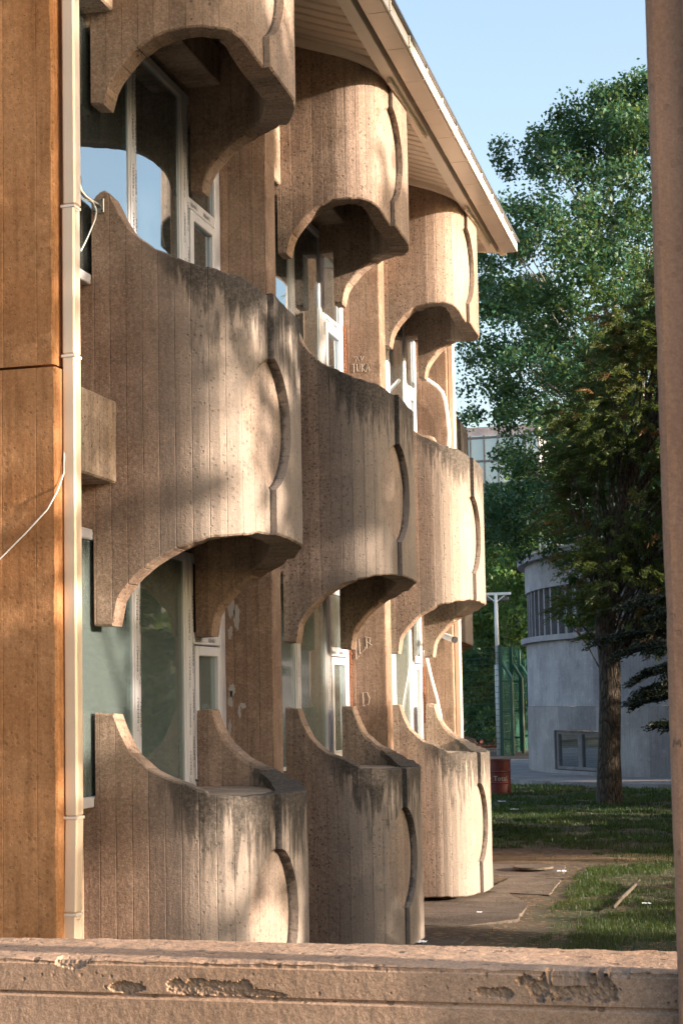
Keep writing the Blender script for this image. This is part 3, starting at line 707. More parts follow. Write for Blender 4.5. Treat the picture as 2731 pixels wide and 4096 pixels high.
# ------------------------------------------------------------------ the opening the photo is taken through
VB=thing('parapet_opening','brown concrete opening with a chipped flat ledge and a tall side column in the foreground','building',(-1,3.8,GZ))
def ledge():
    x0,x1=-2.6,-.19; zt=-.6; dx=.0032
    xs=np.arange(x0,x1+.001,dx)
    patches=[(-.45,-.628,.095,.036,1.),(-.40,-.650,.06,.018,.8),(-.62,-.653,.045,.012,.5),(-1.28,-.658,.11,.020,.45),(-1.20,-.668,.12,.010,.3),(-1.49,-.664,.045,.014,.6),(-1.63,-.606,.05,.018,.6),(-.345,-.600,.03,.009,.7)]
    def hole(x,z):
        d=0.
        for i,(cx,cz,rx,rz,s) in enumerate(patches):
            r=math.hypot((x-cx)/rx,(z-cz)/rz)+.5*noise.fractal(Vector((x*28,z*34,i)),.8,2.1,5)
            d=max(d,(.5+.5*s)*max(0,min(1,(1.0-r)/.06)))
        return d
    prof=[]
    # profile going down the front face from the top back edge
    nt=64
    tops=[(3.985-(3.985-3.655)*k/nt) for k in range(nt+1)]
    zs=list(np.arange(zt-.004,-.679,-.003))+[-.679,-.683,-.689]+list(np.arange(-.695,-.92,-.012))
    vs=[];L=len(tops)+len(zs)+2;HH=[]
    for x in xs:
        edge=.006*noise.fractal(Vector((x*14,3,1)),1.,2.,5)
        back=.012*noise.fractal(Vector((x*5,8,1)),1.,2.,5)
        vs.append((x,3.99+back,-1.6)); HH.append(0.)
        for k,y in enumerate(tops):
            z=zt+.0028*noise.fractal(Vector((x*16,y*44,2)),1.,2.,6)+.006*noise.noise(Vector((x*1.7,y*2,5)))
            cr=noise.noise(Vector((x*12,y*60,9)))
            if cr>.42: z-=.006*(cr-.42)/.3
            if k<3: z-=.006*(3-k)/3+abs(edge)*.6
            if k>nt-3: z-=(k-nt+3)/3*(.003+abs(edge)*.8)
            z-=.03*hole(x,zt-.004)*max(0,(k-nt+9)/9)
            vs.append((x,y+(back if k==0 else 0),z)); HH.append(hole(x,zt-.004)*.8 if k>nt-6 else 0.)
        for z in zs:
            h=hole(x,z)
            y=3.652+.0008*noise.fractal(Vector((x*30,z*30,4)),1.,2.,5)+(h*(.010+.005*noise.fractal(Vector((x*90,z*90,7)),.7,2.1,5)))
            if z>zt-.012: y+=.004+abs(edge)*.8
            if z<-.683: y-=.0+.004
            if -.6845<z<-.678: y+=.008
            vs.append((x,y,z)); HH.append(h)
        vs.append((x,3.655,-1.6)); HH.append(0.)
    fs=[]
    for i in range(len(xs)-1):
        for k in range(L-1): fs.append((i*L+k,(i+1)*L+k,(i+1)*L+k+1,i*L+k+1))
    mb=MB(); mb.add(vs,fs); o=mb.build('ledge','ledge',VB,smooth=False)
    r=o.data.uv_layers.new(name='rim')
    for i,l in enumerate(o.data.loops): r.data[i].uv=(0.,HH[l.vertex_index])
    return o
ledge()
mb=MB()
def col_mesh():
    zs=np.arange(-2.3,3.2,.012); vs=[]
    for z in zs:
        e=.0035*noise.fractal(Vector((z*7,1,5)),1.,2.,5)+(.004*max(0,noise.noise(Vector((z*3,4,4)))))
        q=.0025*noise.fractal(Vector((z*11,7,5)),1.,2.,4)
        X=-.212
        ring=[(X+.02,3.66),(X+abs(e)*.6,3.65),(X+abs(e),3.612+.0),(X+.006+abs(e)*1.3,3.602)]
        for k in range(1,11): 
            x=X+.010+(.066)*k/10
            ring.append((x,3.600+.0015*noise.fractal(Vector((x*40,z*14,3)),1.,2.,4)))
        ring+=[(-.131,3.598),(-.126+q,3.585),(-.118+q,3.583),(.10,3.583),(.10,3.66)]
        vs+=[(a,b_,z) for a,b_ in ring]; n=len(ring)
    fs=[]
    for i in range(len(zs)-1):
        for k in range(n): fs.append((i*n+k,i*n+(k+1)%n,(i+1)*n+(k+1)%n,(i+1)*n+k))
    mb.add(vs,fs); return mb.build('column','column',VB)
COL=col_mesh()
strokes('marker_letter','black',[[(0,0),(.1,1),(.5,.35),(.85,1.05),(1.,.05)]],ma,.0009,VB,COL)
# ------------------------------------------------------------------ ground
def grid(name,x0,x1,y0,y1,nx,ny,zf,mat):
    xs=np.linspace(x0,x1,nx); ys=np.linspace(y0,y1,ny)
    vs=[(x,y,zf(x,y)) for y in ys for x in xs]
    fs=[(j*nx+i,j*nx+i+1,(j+1)*nx+i+1,(j+1)*nx+i) for j in range(ny-1) for i in range(nx-1)]
    mb=MB(); mb.add(vs,fs); return mb.build(name,mat,smooth=True)
def gz(x,y):
    f=min(1,max(0,(45-y)/10)); return GZ+f*(.035*noise.fractal(Vector((x*.8,y*.8,0)),1.,2.,4))-.0
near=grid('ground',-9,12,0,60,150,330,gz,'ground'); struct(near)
mb=MB(); mb.add([(-900,-300,GZ-.06),(900,-300,GZ-.06),(900,1500,GZ-.06),(-900,1500,GZ-.06)],[(0,1,2,3)])
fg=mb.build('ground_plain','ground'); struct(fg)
# paving round the drum building and the sunlit path behind
cxr,cyr,RR=2.0,51.0,9.2
mb=MB()
ring=[]
n=60
for k in range(n+1):
    an=R_(150+ (300-150)*k/n)
    ring.append((an))
vs=[];fs=[]
for i,an in enumerate(ring):
    for r,z in ((RR-.3,GZ+.12),(RR+2.6,GZ+.12),(RR+2.62,GZ-.05)):
        vs.append((cxr+r*math.cos(an),cyr+r*math.sin(an),z))
    if i:
        o=i*3; fs+=[(o-3,o,o+1,o-2),(o-2,o+1,o+2,o-1)]
mb.add(vs,fs); pv=mb.build('pavement','pave'); struct(pv)
mb=MB(); mb.box(-30,-7.,46.6,59.,GZ-.04,GZ+.05); pv2=mb.build('path','pave'); struct(pv2)
mb=MB(); mb.box(-60,20,59.2,72,GZ-.04,GZ+.055); struct(mb.build('court_apron','slab'))
mb=MB(); mb.box(-60,0,76,90,GZ-.05,GZ+.03); struct(mb.build('running_track','track'))
# broken path slabs beside the shells
def slabpoly(pts,z,th,name='path'):
    pp=[]
    for i in range(len(pts)):
        a=Vector(pts[i]);b_=Vector(pts[(i+1)%len(pts)]); m=max(2,int((b_-a).length/.05))
        for k in range(m):
            q=a.lerp(b_,k/m); j=.02*noise.fractal(Vector((q.x*6,q.y*6,z)),1.,2.,4); pp.append((q.x+j,q.y+j))
    mb=MB(); mb.prism(pp,z-th,z); return mb
sm=MB()
for pts,z in (([(-4.2,14.2),(-2.85,14.3),(-2.75,15.9),(-4.2,16.1)],GZ+.02),([(-4.2,16.16),(-3.05,16.0),(-2.55,16.6),(-2.6,17.8),(-3.0,18.9),(-4.2,18.6)],GZ+.022),([(-3.3,18.98),(-2.5,18.7),(-2.55,20.3),(-3.2,20.5)],GZ+.018),([(-3.9,20.6),(-2.55,20.42),(-2.72,22.1),(-4.3,22.2)],GZ+.012)):
    q=slabpoly(pts,z,.12); sm.add(q.v,q.f)
sp_=sm.build('path_slabs','slab'); struct(sp_)
mb=MB(); pts=[(-3.05+.26*math.cos(k/30*6.283),21.4+.26*math.sin(k/30*6.283)) for k in range(30)]
mb.prism(pts,GZ+.04,GZ+.066); tag(mb.build('manhole_cover','slab'),'round manhole cover set in the broken path','manhole cover')

# grass --------------------------------------------------------------------
def grass():
    V=[];F=[]
    def scatter(n,x0,x1,y0,y1,h0,h1,w,dens):
        xs=RNG.uniform(x0,x1,n); 
        ys=y0+(y1-y0)*RNG.uniform(0,1,n)**.9
        out=[]
        for x,y in zip(xs,ys):
            p=noise.fractal(Vector((x*1.1,y*.9,3)),1.,2.,4)
            edge=-2.35+.35*noise.noise(Vector((y*.9,0,1)))
            if y<24.5 and x<edge+ (.25 if y<17 else 0): 
                if random.random()>.02: continue
            if p<-.06+dens: 
                if random.random()>.15: continue
            if abs(y-23.0+.3*math.sin(x*2))<.6 and random.random()>.45: continue
            out.append((x,y))
        return np.array(out)
    for n,x0,x1,y0,y1,h0,h1,w in ((85000,-3.3,-.3,13,24,.012,.045,.003),(60000,-5.5,.2,24,33,.02,.06,.006),(45000,-7.,1.,33,42,.02,.07,.010)):
        P=scatter(n,x0,x1,y0,y1,h0,h1,w,0.)
        m=len(P); h=RNG.uniform(h0,h1,m)*RNG.choice([1,1,1,1.7],m); an=RNG.uniform(0,6.283,m); le=RNG.uniform(0,.9,m)
        z=np.array([gz(a,b_) for a,b_ in P])
        dx,dy=np.cos(an),np.sin(an); ww=w*RNG.uniform(.6,1.5,m)
        a=np.stack([P[:,0]-dy*ww,P[:,1]+dx*ww,z-.01],1); b_=np.stack([P[:,0]+dy*ww,P[:,1]-dx*ww,z-.01],1)
        mx=P[:,0]+dx*h*le*.4; my=P[:,1]+dy*h*le*.4
        c=np.stack([mx+dy*ww*.7,my-dx*ww*.7,z+h*.6],1); d=np.stack([mx-dy*ww*.7,my+dx*ww*.7,z+h*.6],1)
        e=np.stack([P[:,0]+dx*h*le,P[:,1]+dy*h*le,z+h],1)
        V.append((a,b_,c,d,e))
    vs=[];quads=[];tris=[];o=0
    for a,b_,c,d,e in V:
        m=len(a); vs.append(np.stack([a,b_,c,d,e],1).reshape(-1,3)); i=np.arange(m)*5+o
        quads.append(np.stack([i,i+1,i+2,i+3],1)); tris.append(np.stack([i+3,i+2,i+4],1)); o+=m*5
    return fastmesh('grass',np.concatenate(vs),np.concatenate(quads),np.concatenate(tris),'grassblade')
def fastmesh(name,v,quads,tris,mat,parent=None,extra=None,mats=None):
    me=bpy.data.meshes.new(name); nq=0 if quads is None else len(quads); nt=0 if tris is None else len(tris)
    me.vertices.add(len(v)); me.vertices.foreach_set('co',v.astype(np.float32).ravel())
    idx=[]; 
    if nq: idx.append(quads.ravel())
    if nt: idx.append(tris.ravel())
    idx=np.concatenate(idx).astype(np.int32)
    me.loops.add(len(idx)); me.loops.foreach_set('vertex_index',idx)
    me.polygons.add(nq+nt)
    st=np.concatenate([np.arange(nq)*4,nq*4+np.arange(nt)*3]).astype(np.int32)
    me.polygons.foreach_set('loop_start',st)
    me.update(calc_edges=True); me.validate()
    return link(name,me,mat,parent)
g=grass(); g['kind']='stuff'

# fallen stuff
mb=MB(); pts=[(-1.66,17.5,GZ+.04),(-1.63,18.3,GZ+.055),(-1.6,19.2,GZ+.05),(-1.575,19.92,GZ+.06)]
mb.tube(pts,[.018,.022,.02,.014],9); tag(mb.build('dead_branch','twig',smooth=True),'long dead branch lying on the shaded grass','branch')
LIT=[(-3.3,14.9,.09,'crumpled white paper beside the middle shell foot'),(-3.12,14.6,.07,'small torn white scrap at the shell foot nearest the ledge'),(-2.98,16.9,.035,'tiny white wrapper on the broken path slab'),(-2.62,20.9,.07,'white bag scrap beside the manhole cover'),(-5.0,32.6,.11,'white paper scrap on the grass near the red drum'),(-1.35,17.9,.06,'pale plastic scrap beside the dead branch'),(-5.6,34.8,.1,'white plastic scrap under the red drum')]
for i,(x,y,s,lb) in enumerate(LIT):
    n=7; vs=[(x+s*(a/n-.5)*1.6,y+s*(b_/n-.5)*1.3,gz(x,y)+.012+(.055 if y<17.5 else .03)+.22*s*noise.noise(Vector((a*.9,b_*.9,i*5)))) for a in range(n+1) for b_ in range(n+1)]
    mb=MB(); mb.add(vs,[(a*(n+1)+b_,a*(n+1)+b_+1,(a+1)*(n+1)+b_+1,(a+1)*(n+1)+b_) for a in range(n) for b_ in range(n)])
    tag(mb.build('litter',"litter",uv=False),lb,'litter','scraps of litter on the ground')

# ------------------------------------------------------------------ oil drum
t=thing('oil_drum','red steel oil drum with a white round mark standing on the far lawn edge','drum',(-6.2,38.2,GZ))
def lathe(prof,cx,cy,n=40):
    vs=[(cx+r*math.cos(k/n*6.283),cy+r*math.sin(k/n*6.283),z) for r,z in prof for k in range(n)]
    fs=[(j*n+k,j*n+(k+1)%n,(j+1)*n+(k+1)%n,(j+1)*n+k) for j in range(len(prof)-1) for k in range(n)]
    mb=MB(); mb.add(vs,fs); return mb
pf=[(.0,.02),(.27,.02),(.285,.0),(.29,.02),(.28,.03)]
for c in (.28,.54): pf+=[(.28,c-.02),(.292,c),(.28,c+.02)]
pf+=[(.28,.79),(.292,.80),(.292,.82),(.275,.82),(.272,.79),(0,.79)]
DB=lathe([(r,z+GZ) for r,z in pf],-6.2,38.2).build('drum_body','red',t,smooth=False)
vs,fs=text_mesh('Total',.16)
def wrap(x,z,r=.285): 
    an=R_(-90)+ (x-.12)/r ; return (-6.2+r*math.cos(an),38.2+r*math.sin(an),z)
mb=MB(); mb.add([wrap(a+.04,GZ+.335+b_) for a,b_,_ in vs],fs); 
n=20; mb.add([wrap(-.10+rr*math.cos(k/n*6.283),GZ+.39+rr*math.sin(k/n*6.283)) for rr in (.065,.03) for k in range(n)],[(k,(k+1)%n,n+(k+1)%n,n+k) for k in range(n) if k!=5])
absorb(DB,mb.build('drum_lettering','chalk',t,uv=False))

# ------------------------------------------------------------------ round building
RB=thing('round_building','grey rendered building with a rounded corner, ribbon windows and a roof railing','building',(cxr,cyr,GZ))
def arcwall(name,mat,r0,r1,z0,z1,a0,a1,step=1.2,parent=RB,holes=()):
    n=max(2,int((a1-a0)/step)); mb=MB(); vs=[];fs=[]
    for i in range(n+1):
        an=R_(a0+(a1-a0)*i/n); c,s=math.cos(an),math.sin(an)
        vs+=[(cxr+r1*c,cyr+r1*s,z0),(cxr+r1*c,cyr+r1*s,z1),(cxr+r0*c,cyr+r0*s,z1),(cxr+r0*c,cyr+r0*s,z0)]
        if i:
            o=i*4
            for k in range(4): fs.append((o-4+k,o+k,o+(k+1)%4,o-4+(k+1)%4))
    fs+=[(0,1,2,3),tuple(len(vs)-4+k for k in range(4))]
    mb.add(vs,fs); o=mb.build(name,mat,parent)
    l=o.data.uv_layers['UVMap']
    for p in o.data.polygons:
        for li in p.loop_indices:
            v=o.data.vertices[o.data.loops[li].vertex_index].co; an=math.atan2(v.y-cyr,v.x-cxr); an=an if an>0 else an+6.283; l.data[li].uv=(an*RR,v.z)
    return o
A0,A1=150,300; WA=(211.,226.4)
wa0,wa1=WA       # basement window
arcwall('plinth_wall','plaster_low',RR-.35,RR+.02,GZ+.10,GZ+.22,A0,A1)
arcwall('plinth_wall','plaster_low',RR-.35,RR+.02,GZ+.221,-.93,A0,wa0)
arcwall('plinth_wall','plaster_low',RR-.35,RR+.02,GZ+.221,-.93,wa1,A1)
arcwall('plinth_wall','plaster_low',RR-.35,RR+.02,-.929,-.27,A0,A1)
arcwall('wall','plaster',RR-.35,RR,-.262,1.60,A0,A1)
arcwall('sill_course','plaster',RR-.35,RR+.16,1.603,1.76,A0,A1)
arcwall('wall','plaster',RR-.35,RR,3.13,3.95,A0,A1)
arcwall('cornice','plaster',RR-.35,RR+.22,3.953,4.12,A0,A1)
arcwall('roof_edge','flash',RR-.4,RR+.25,4.123,4.19,A0,A1)
arcwall('ribbon_glass','glass_far',RR-.31,RR-.29,1.76,3.13,A0,A1)
arcwall('inner_wall','room',RR-1.6,RR-1.5,1.76,3.9,A0,A1)
for an in np.arange(A0+1,A1,3.1):
    a=R_(an); Mx=Matrix.Translation((cxr+(RR-.17)*math.cos(a),cyr+(RR-.17)*math.sin(a),2.445))@Matrix.Rotation(a,4,'Z')
    mb=MB(); mb.box(-.10,.12,-.05,.05,-.685,.685,M_=Mx); mb.box(-.12,-.02,-.02+.14,.03+.14,-.685,.685,M_=Mx); mb.build('mullion','plaster',RB)
# basement window
W=None
am=R_((wa0+wa1)/2); Mx=Matrix.Translation((cxr+(RR-.16)*math.cos(am),cyr+(RR-.16)*math.sin(am),-1.48))@Matrix.Rotation(am,4,'Z')
hw=RR*R_((wa1-wa0)/2)-.02
mb=MB()
for a,b_ in ((-hw,-hw+.10),(-.10,.10),(hw-.10,hw)): mb.box(-.06,.04,a,b_,-.53,.53,.005,M_=Mx)
mb.box(-.06,.035,-hw+.101,-.101,-.53,-.45,M_=Mx);mb.box(-.06,.035,.101,hw-.101,-.53,-.45,M_=Mx);mb.box(-.06,.035,-hw+.101,-.101,.45,.53,M_=Mx);mb.box(-.06,.035,.101,hw-.101,.45,.53,M_=Mx)
W=mb.build('basement_window','plaster_low',RB)
mb=MB(); mb.box(-.03,-.02,-hw,hw,-.5,.5,M_=Mx); mb.build('pane','glass_up',W)
mb=MB(); mb.box(-.8,-.7,-hw,hw,-.5,.5,M_=Mx); mb.build('backing','room',W)
mb=MB()
for k in np.arange(-hw,hw,.055): mb.box(.062,.066,k,k+.0025,-.53,.53,M_=Mx)
for k in np.arange(-.5,.53,.055): mb.box(.067,.071,-hw,hw,k,k+.0025,M_=Mx)
mb.build('wire_grille','flash',W)
# roof railing
mb=MB()
for r_,z in ((RR-.5,4.95),(RR-.5,4.75),(RR-.5,4.5)):
    mb.tube([(cxr+r_*math.cos(R_(a)),cyr+r_*math.sin(R_(a)),z) for a in np.arange(A0,A1,3)],.035,8)
for a in np.arange(A0+2,A1,8): mb.tube([(cxr+(RR-.5)*math.cos(R_(a)),cyr+(RR-.5)*math.sin(R_(a)),4.15),(cxr+(RR-.5)*math.cos(R_(a)),cyr+(RR-.5)*math.sin(R_(a)),6.2 if abs(a-186)<4 else 4.98)],.04,8)
mb.build('roof_railing','steel',RB)
mb=MB(); mb.add([(cxr+(RR-.3)*math.cos(R_(a)),cyr+(RR-.3)*math.sin(R_(a)),4.1) for a in range(0,360,10)],[tuple(range(36))]); mb.build('roof','flash',RB)
mb=MB(); mb.box(-2,14,44.5,50,GZ,1.4) if 0 else None

# ------------------------------------------------------------------ lamp pole, fences
t=thing('floodlight_pole','tall white floodlight pole with a T shaped crossbar beside the green fence','lamp pole',(-10.1,62.9,GZ))
mb=MB(); mb.tube([(-10.14,62.9,GZ),(-10.14,62.9,1.3)],.115,14); mb.tube([(-10.14,62.9,1.3),(-10.14,62.9,4.05)],[.085,.065],14); mb.build('pole','pole',t,smooth=True)
mb=MB(); mb.box(-10.72,-9.55,62.85,62.95,4.0,4.1,.01); mb.build('crossbar','pole',t)
for x in (-10.55,-9.85):
    mb=MB(); mb.box(x-.18,x+.18,62.95,63.2,3.78,3.94,.02); mb.box(x-.03,x+.03,62.93,63.,3.9,4.02); mb.build('floodlight','flash',t)
for x in (-10.5,-9.78):
    mb=MB(); mb.tube([(x,62.9,4.0),(-10.14,62.9,3.72)],.025,6); mb.build('brace','pole',t)

def fence_frame(x,y,name,label):
    t=thing('sports_fence_frame',label,'fence',(x,y,GZ),'cranked green court fence frames')
    mb=MB(); mb.box(x-.07,x+.07,y-.07,y+.07,GZ,2.04,.01); mb.build('post','green',t)
    bx=x+.42; mb=MB(); mb.tube([(x+.08,y,1.32),(bx,y-.1,.78),(bx,y-.1,GZ)],.075,8); mb.build('cranked_strut','green',t)
    for z in (.62,-.55,-1.6):
        mb=MB(); mb.box(x+.071,bx-.066,y-.05,y+.03,z,z+.07); mb.build('rung','green',t)
    return t
FP=[(-9.95,62.4),(-9.92,64.9),(-10.0,67.6),(-10.1,70.4)]
LB=['nearest cranked green fence frame beside the white pole','second cranked green fence frame from the white pole','third cranked green fence frame behind the round building corner','farthest cranked green fence frame almost hidden by the round building']
for (x,y),lb in zip(FP,LB): fence_frame(x,y,'f',lb)
def mesh_panel(p0,p1,z0,z1,nm,label,net,dv=.1,dh=.3):
    a=Vector((*p0,0)); b_=Vector((*p1,0)); Ln=(b_-a).length; d=(b_-a)/Ln
    t=thing(nm,label,'fence',((a.x+b_.x)/2,(a.y+b_.y)/2,GZ))
    mb=MB(); nn=Vector((-d.y,d.x,0))
    def bar(s0,s1,za,zb,w):
        p=a+d*s0;q=a+d*s1
        mb.add([(p.x-nn.x*w,p.y-nn.y*w,za),(q.x-nn.x*w,q.y-nn.y*w,za),(q.x-nn.x*w,q.y-nn.y*w,zb),(p.x-nn.x*w,p.y-nn.y*w,zb),(p.x+nn.x*w,p.y+nn.y*w,za),(q.x+nn.x*w,q.y+nn.y*w,za),(q.x+nn.x*w,q.y+nn.y*w,zb),(p.x+nn.x*w,p.y+nn.y*w,zb)],
               [(0,1,2,3),(4,7,6,5),(0,4,5,1),(3,2,6,7),(0,3,7,4),(1,5,6,2)])
    s=0.
    while s<Ln: bar(s,s+.008,z0,z1,.004); s+=dv
    z=z0
    while z<z1: bar(0,Ln,z,z+.014,.007); z+=dh
    mb.build('wire_mesh','green',t,uv=False)
    if net:
        m2=MB(); m2.add([(a.x,a.y,z0),(b_.x,b_.y,z0),(b_.x,b_.y,z1),(a.x,a.y,z1)],[(0,1,2,3)]); m2.build('screen_net','net',t,uv=False)
    return t
mesh_panel((-9.93,62.5),(-10.12,71.5),GZ+.05,2.0,'court_fence','green mesh court fence with dark netting receding behind the cranked frames',True)
mp=mesh_panel((-13.6,63.6),(-10.05,62.7),GZ+.05,2.0,'court_fence','see-through green mesh court fence behind the farthest balcony shell',False,dv=.09,dh=.22)
for x in (-13.5,-11.75): 
    mb=MB(); mb.box(x-.04,x+.04,63.05 if x>-12 else 63.55,63.13 if x>-12 else 63.63,GZ,2.05,.01); mb.build('post','green',mp)

# ------------------------------------------------------------------ far buildings
t=thing('glass_office','pale glass office block with a dark window grid seen through the birch leaves','building',(-17,112,GZ))
mb=MB(); mb.box(-34,-14.5,110,124,GZ,18.6); mb.build('block','plaster',t)
mb=MB(); mb.box(-33.9,-14.6,109.93,109.96,3,18.0); mb.build('curtain_glass','office_glass',t)
mb=MB()
for x in np.arange(-33.5,-14.5,.95): mb.box(x,x+.09,109.8,109.9,3,18.0)
for z in np.arange(3.2,18.1,1.62): mb.box(-33.9,-14.6,109.82,109.88,z,z+.13)
mb.build('window_grid','flash',t)
t=thing('low_shed','low grey shed beyond the sports court','building',(-15,95,GZ))
mb=MB(); mb.box(-22,-13.4,96,100,GZ,.3); mb.build('wall','plaster',t)
mb=MB(); mb.box(-22.2,-13.2,95.8,100.2,.302,.5); mb.build('roof','flash',t)
mb=MB()
for x in (-17.2,-15.9,-14.8): mb.box(x,x+.8,95.93,95.99,-1.2,-.2)
mb.build('window','office_glass',t)

# ------------------------------------------------------------------ trees
def leafcloud(name,cent,rad,nper,size,mat,parent,droop=.3,aspect=1.6,flat=.75,seed=0):
    rng=np.random.default_rng(seed)
    C=np.repeat(np.array(cent,dtype=float),nper,0); Rr=np.repeat(np.array(rad,dtype=float),nper,0)
    m=len(C)
    d=rng.normal(size=(m,3)); d/=np.linalg.norm(d,axis=1)[:,None]
    r=rng.uniform(0,1,m)**.55
    P=C+d*(r*Rr)[:,None]*np.array([1,1,flat])
    P[:,2]-=droop*rng.uniform(0,1,m)**2*Rr
    n=rng.normal(size=(m,3))+np.array([0,0,.5]); n/=np.linalg.norm(n,axis=1)[:,None]
    a=rng.normal(size=(m,3)); a[:,2]-=.8; a-=n*(a*n).sum(1)[:,None]; a/=np.linalg.norm(a,axis=1)[:,None]
    b=np.cross(n,a); s=size*rng.uniform(.6,1.35,m)[:,None]
    v=np.stack([P-a*s*aspect*.5,P+b*s*.5-a*s*.1,P+a*s*aspect*.5,P-b*s*.5-a*s*.1],1).reshape(-1,3)
    i=np.arange(m)*4; q=np.stack([i,i+1,i+2,i+3],1)
    return fastmesh(name,v,q,None,mat,parent)
def limb(mb,a,b,r0,r1,seed,sag=.1,n=6):
    a=Vector(a);b=Vector(b);pts=[];rr=[]
    for i in range(n+1):
        t=i/n; p=a.lerp(b,t); L=(b-a).length
        p=p+Vector((noise.noise(Vector((t*2.3,seed,0))),noise.noise(Vector((t*2.3,seed,9))),0))*L*.09*math.sin(t*math.pi)+Vector((0,0,sag*L*math.sin(t*math.pi)))
        pts.append(p); rr.append(r0+(r1-r0)*t)
    mb.tube(pts,rr,7,caps=False); return pts
def decid(name,label,cat,base,H,env,ncl,crad,nper,leaf,lmat,bark,tr,seed,group=None,stems=1,spire=None,z_low=1.,limbs=60,off=(0,0),void=None):
    rnd=random.Random(seed); bx,by=base
    T=thing(name,label,cat,(bx,by,GZ),group)
    mb=MB(); cent=[];rad=[]
    tops=[]
    for s in range(stems):
        off=Vector((rnd.uniform(-.5,.5),rnd.uniform(-.5,.5),0))*(s>0)*2.2
        zt=H*(.93 if s==0 else rnd.uniform(.7,.85)); base_=Vector((bx,by,GZ-.1))
        p=limb(mb,base_,Vector((bx,by,GZ+zt))+off,tr*(1 if s==0 else .6),.025,seed+s,0.,14); tops.append(p)
    k=0;tries=0
    while k<ncl and tries<ncl*30:
        tries+=1
        z=rnd.uniform(z_low,H); rm=interp(z,env)
        an=rnd.uniform(0,6.283)
        rm*=1+.22*noise.noise(Vector((math.cos(an)*1.3,math.sin(an)*1.3,z*.35+seed)))*1.1
        rr=rm*rnd.uniform(0,1)**.45
        if rnd.random()>.35+.65*min(1,rm/2.5): continue
        c=Vector((bx+off[0]+rr*math.cos(an),by+off[1]+rr*math.sin(an),GZ+z))
        if noise.noise(Vector((c.x*.45,c.y*.45,c.z*.45+seed)))<(-.30 if z<.74*H else -.04): continue
        if void and void(c): continue
        cent.append(tuple(c)); rad.append(crad*rnd.uniform(.55,1.25)*(.55+.45*min(1,rm/2.))); k+=1
        if k<limbs:
            tp=tops[k%len(tops)]; zz_=max(1.2,z-rr*rnd.uniform(.35,.8)); i=min(len(tp)-1,max(1,int(zz_/H*(len(tp)-1)/.93)))
            pts=limb(mb,tp[i],c,.012+tr*.30*(1-z/H),.008,seed+k,.06)
            for q in range(2):
                c2=c+Vector((rnd.uniform(-1,1),rnd.uniform(-1,1),rnd.uniform(-.5,.8)))*crad; limb(mb,pts[3],c2,.02,.005,seed+k+q*77,.05,4)
    if spire:
        for (x,y,z,r) in spire: cent.append((x,y,z)); rad.append(r)
    leafcloud('crown',cent,rad,nper,leaf,lmat,T,seed=seed,droop=.5)
    mb.build('trunk',bark,T,smooth=True,uv=False)
    return T
ENV=[(1.2,1.),(3,3.8),(5,5.1),(9,5.4),(13,5.4),(15.,5.0),(16.4,4.3),(17.5,3.1),(18.3,1.4)]
BT=decid('birch_tree','tall leafy birch with drooping twigs filling the view above the round building','tree',(-3.7,44.5),18.3,ENV,960,.60,190,.072,'leaf','birchbark',.22,5,
   stems=3,z_low=6.3,spire=[(-3.35+random.uniform(-.15,.15),44.2,15.3+i*.2,.34-.03*i) for i in range(8)]+[(-6.6+.9*(i%3)+random.uniform(-.3,.3),44,14.6+.25*i*.5,.4) for i in range(8)]+[(-7.6,44,8.6,.6),(-8.2,43.8,7.6,.5),(-7.2,43.7,4.6,.6),(-7.5,44,9.4,.7),(-6.9,44,10.8,.6)],limbs=80,void=lambda c: c.x<-6.3 and 5.2<c.z<7.6)
ENV2=[(.5,1.),(2,3.2),(5,4.6),(9,4.8),(13,4.),(17,2.4),(19,1.2),(20.5,.4)]
decid('broadleaf_tree','sunlit yellow-green tree behind the floodlight pole','tree',(-12.,80),12.2,ENV2,300,.8,90,.16,'leaf2','bark',.25,21,'trees beyond the sports court',z_low=1.2,limbs=30)
decid('broadleaf_tree','dark green tree standing between the glass office and the court fence','tree',(-15.2,92),13.5,ENV2,300,.9,80,.17,'leaf','bark',.25,22,'trees beyond the sports court',z_low=2.,limbs=30)
decid('broadleaf_tree','pale green tree rising just behind the roof railing of the round building','tree',(-6.9,72),17,ENV2,360,.8,90,.15,'leaf2','bark',.25,23,'trees beyond the sports court',z_low=2.,limbs=30)
decid('broadleaf_tree','green tree behind the round building half hidden by the olive conifer','tree',(-1.5,76),19,ENV2,360,.95,90,.17,'leaf','bark',.25,24,'trees beyond the sports court',z_low=2.,limbs=20)
# maple branch hanging in front of the drum building
ENV3=[(.5,.3),(3,.6),(4.6,1.5),(6.,1.9),(7.5,1.4),(8.5,.4)]
decid('maple_tree','low bright green maple branches hanging before the rounded wall','tree',(-3.82,41.2),8.5,ENV3,20,.36,130,.075,'leaf3','bark',.06,31,z_low=4.0,limbs=24,off=(-1.3,0))
# court bushes
for i,(x,y,r,lb) in enumerate([(-13.2,78,.9,'bright leafy bush behind the mesh fence next to the farthest shell'),(-12.2,76,.75,'yellow-green bush behind the mesh fence beside the floodlight pole'),(-14.3,80,1.0,'darker bush behind the mesh fence and mostly hidden by the pier')]):
    T=thing('bush',lb,'bush',(x,y,GZ),'bushes beyond the court fence')
    cs=[(x+random.uniform(-r,r),y+random.uniform(-r,r),GZ+random.uniform(.2,1.8)) for _ in range(14)]
    leafcloud('foliage',cs,[.5]*14,110,.12,'leaf2',T,seed=i+50)
    mb=MB(); [limb(mb,(x,y,GZ-.05),c,.03,.008,i*20+j,.05,4) for j,c in enumerate(cs)]; mb.build('stem','bark',T,smooth=True,uv=False)

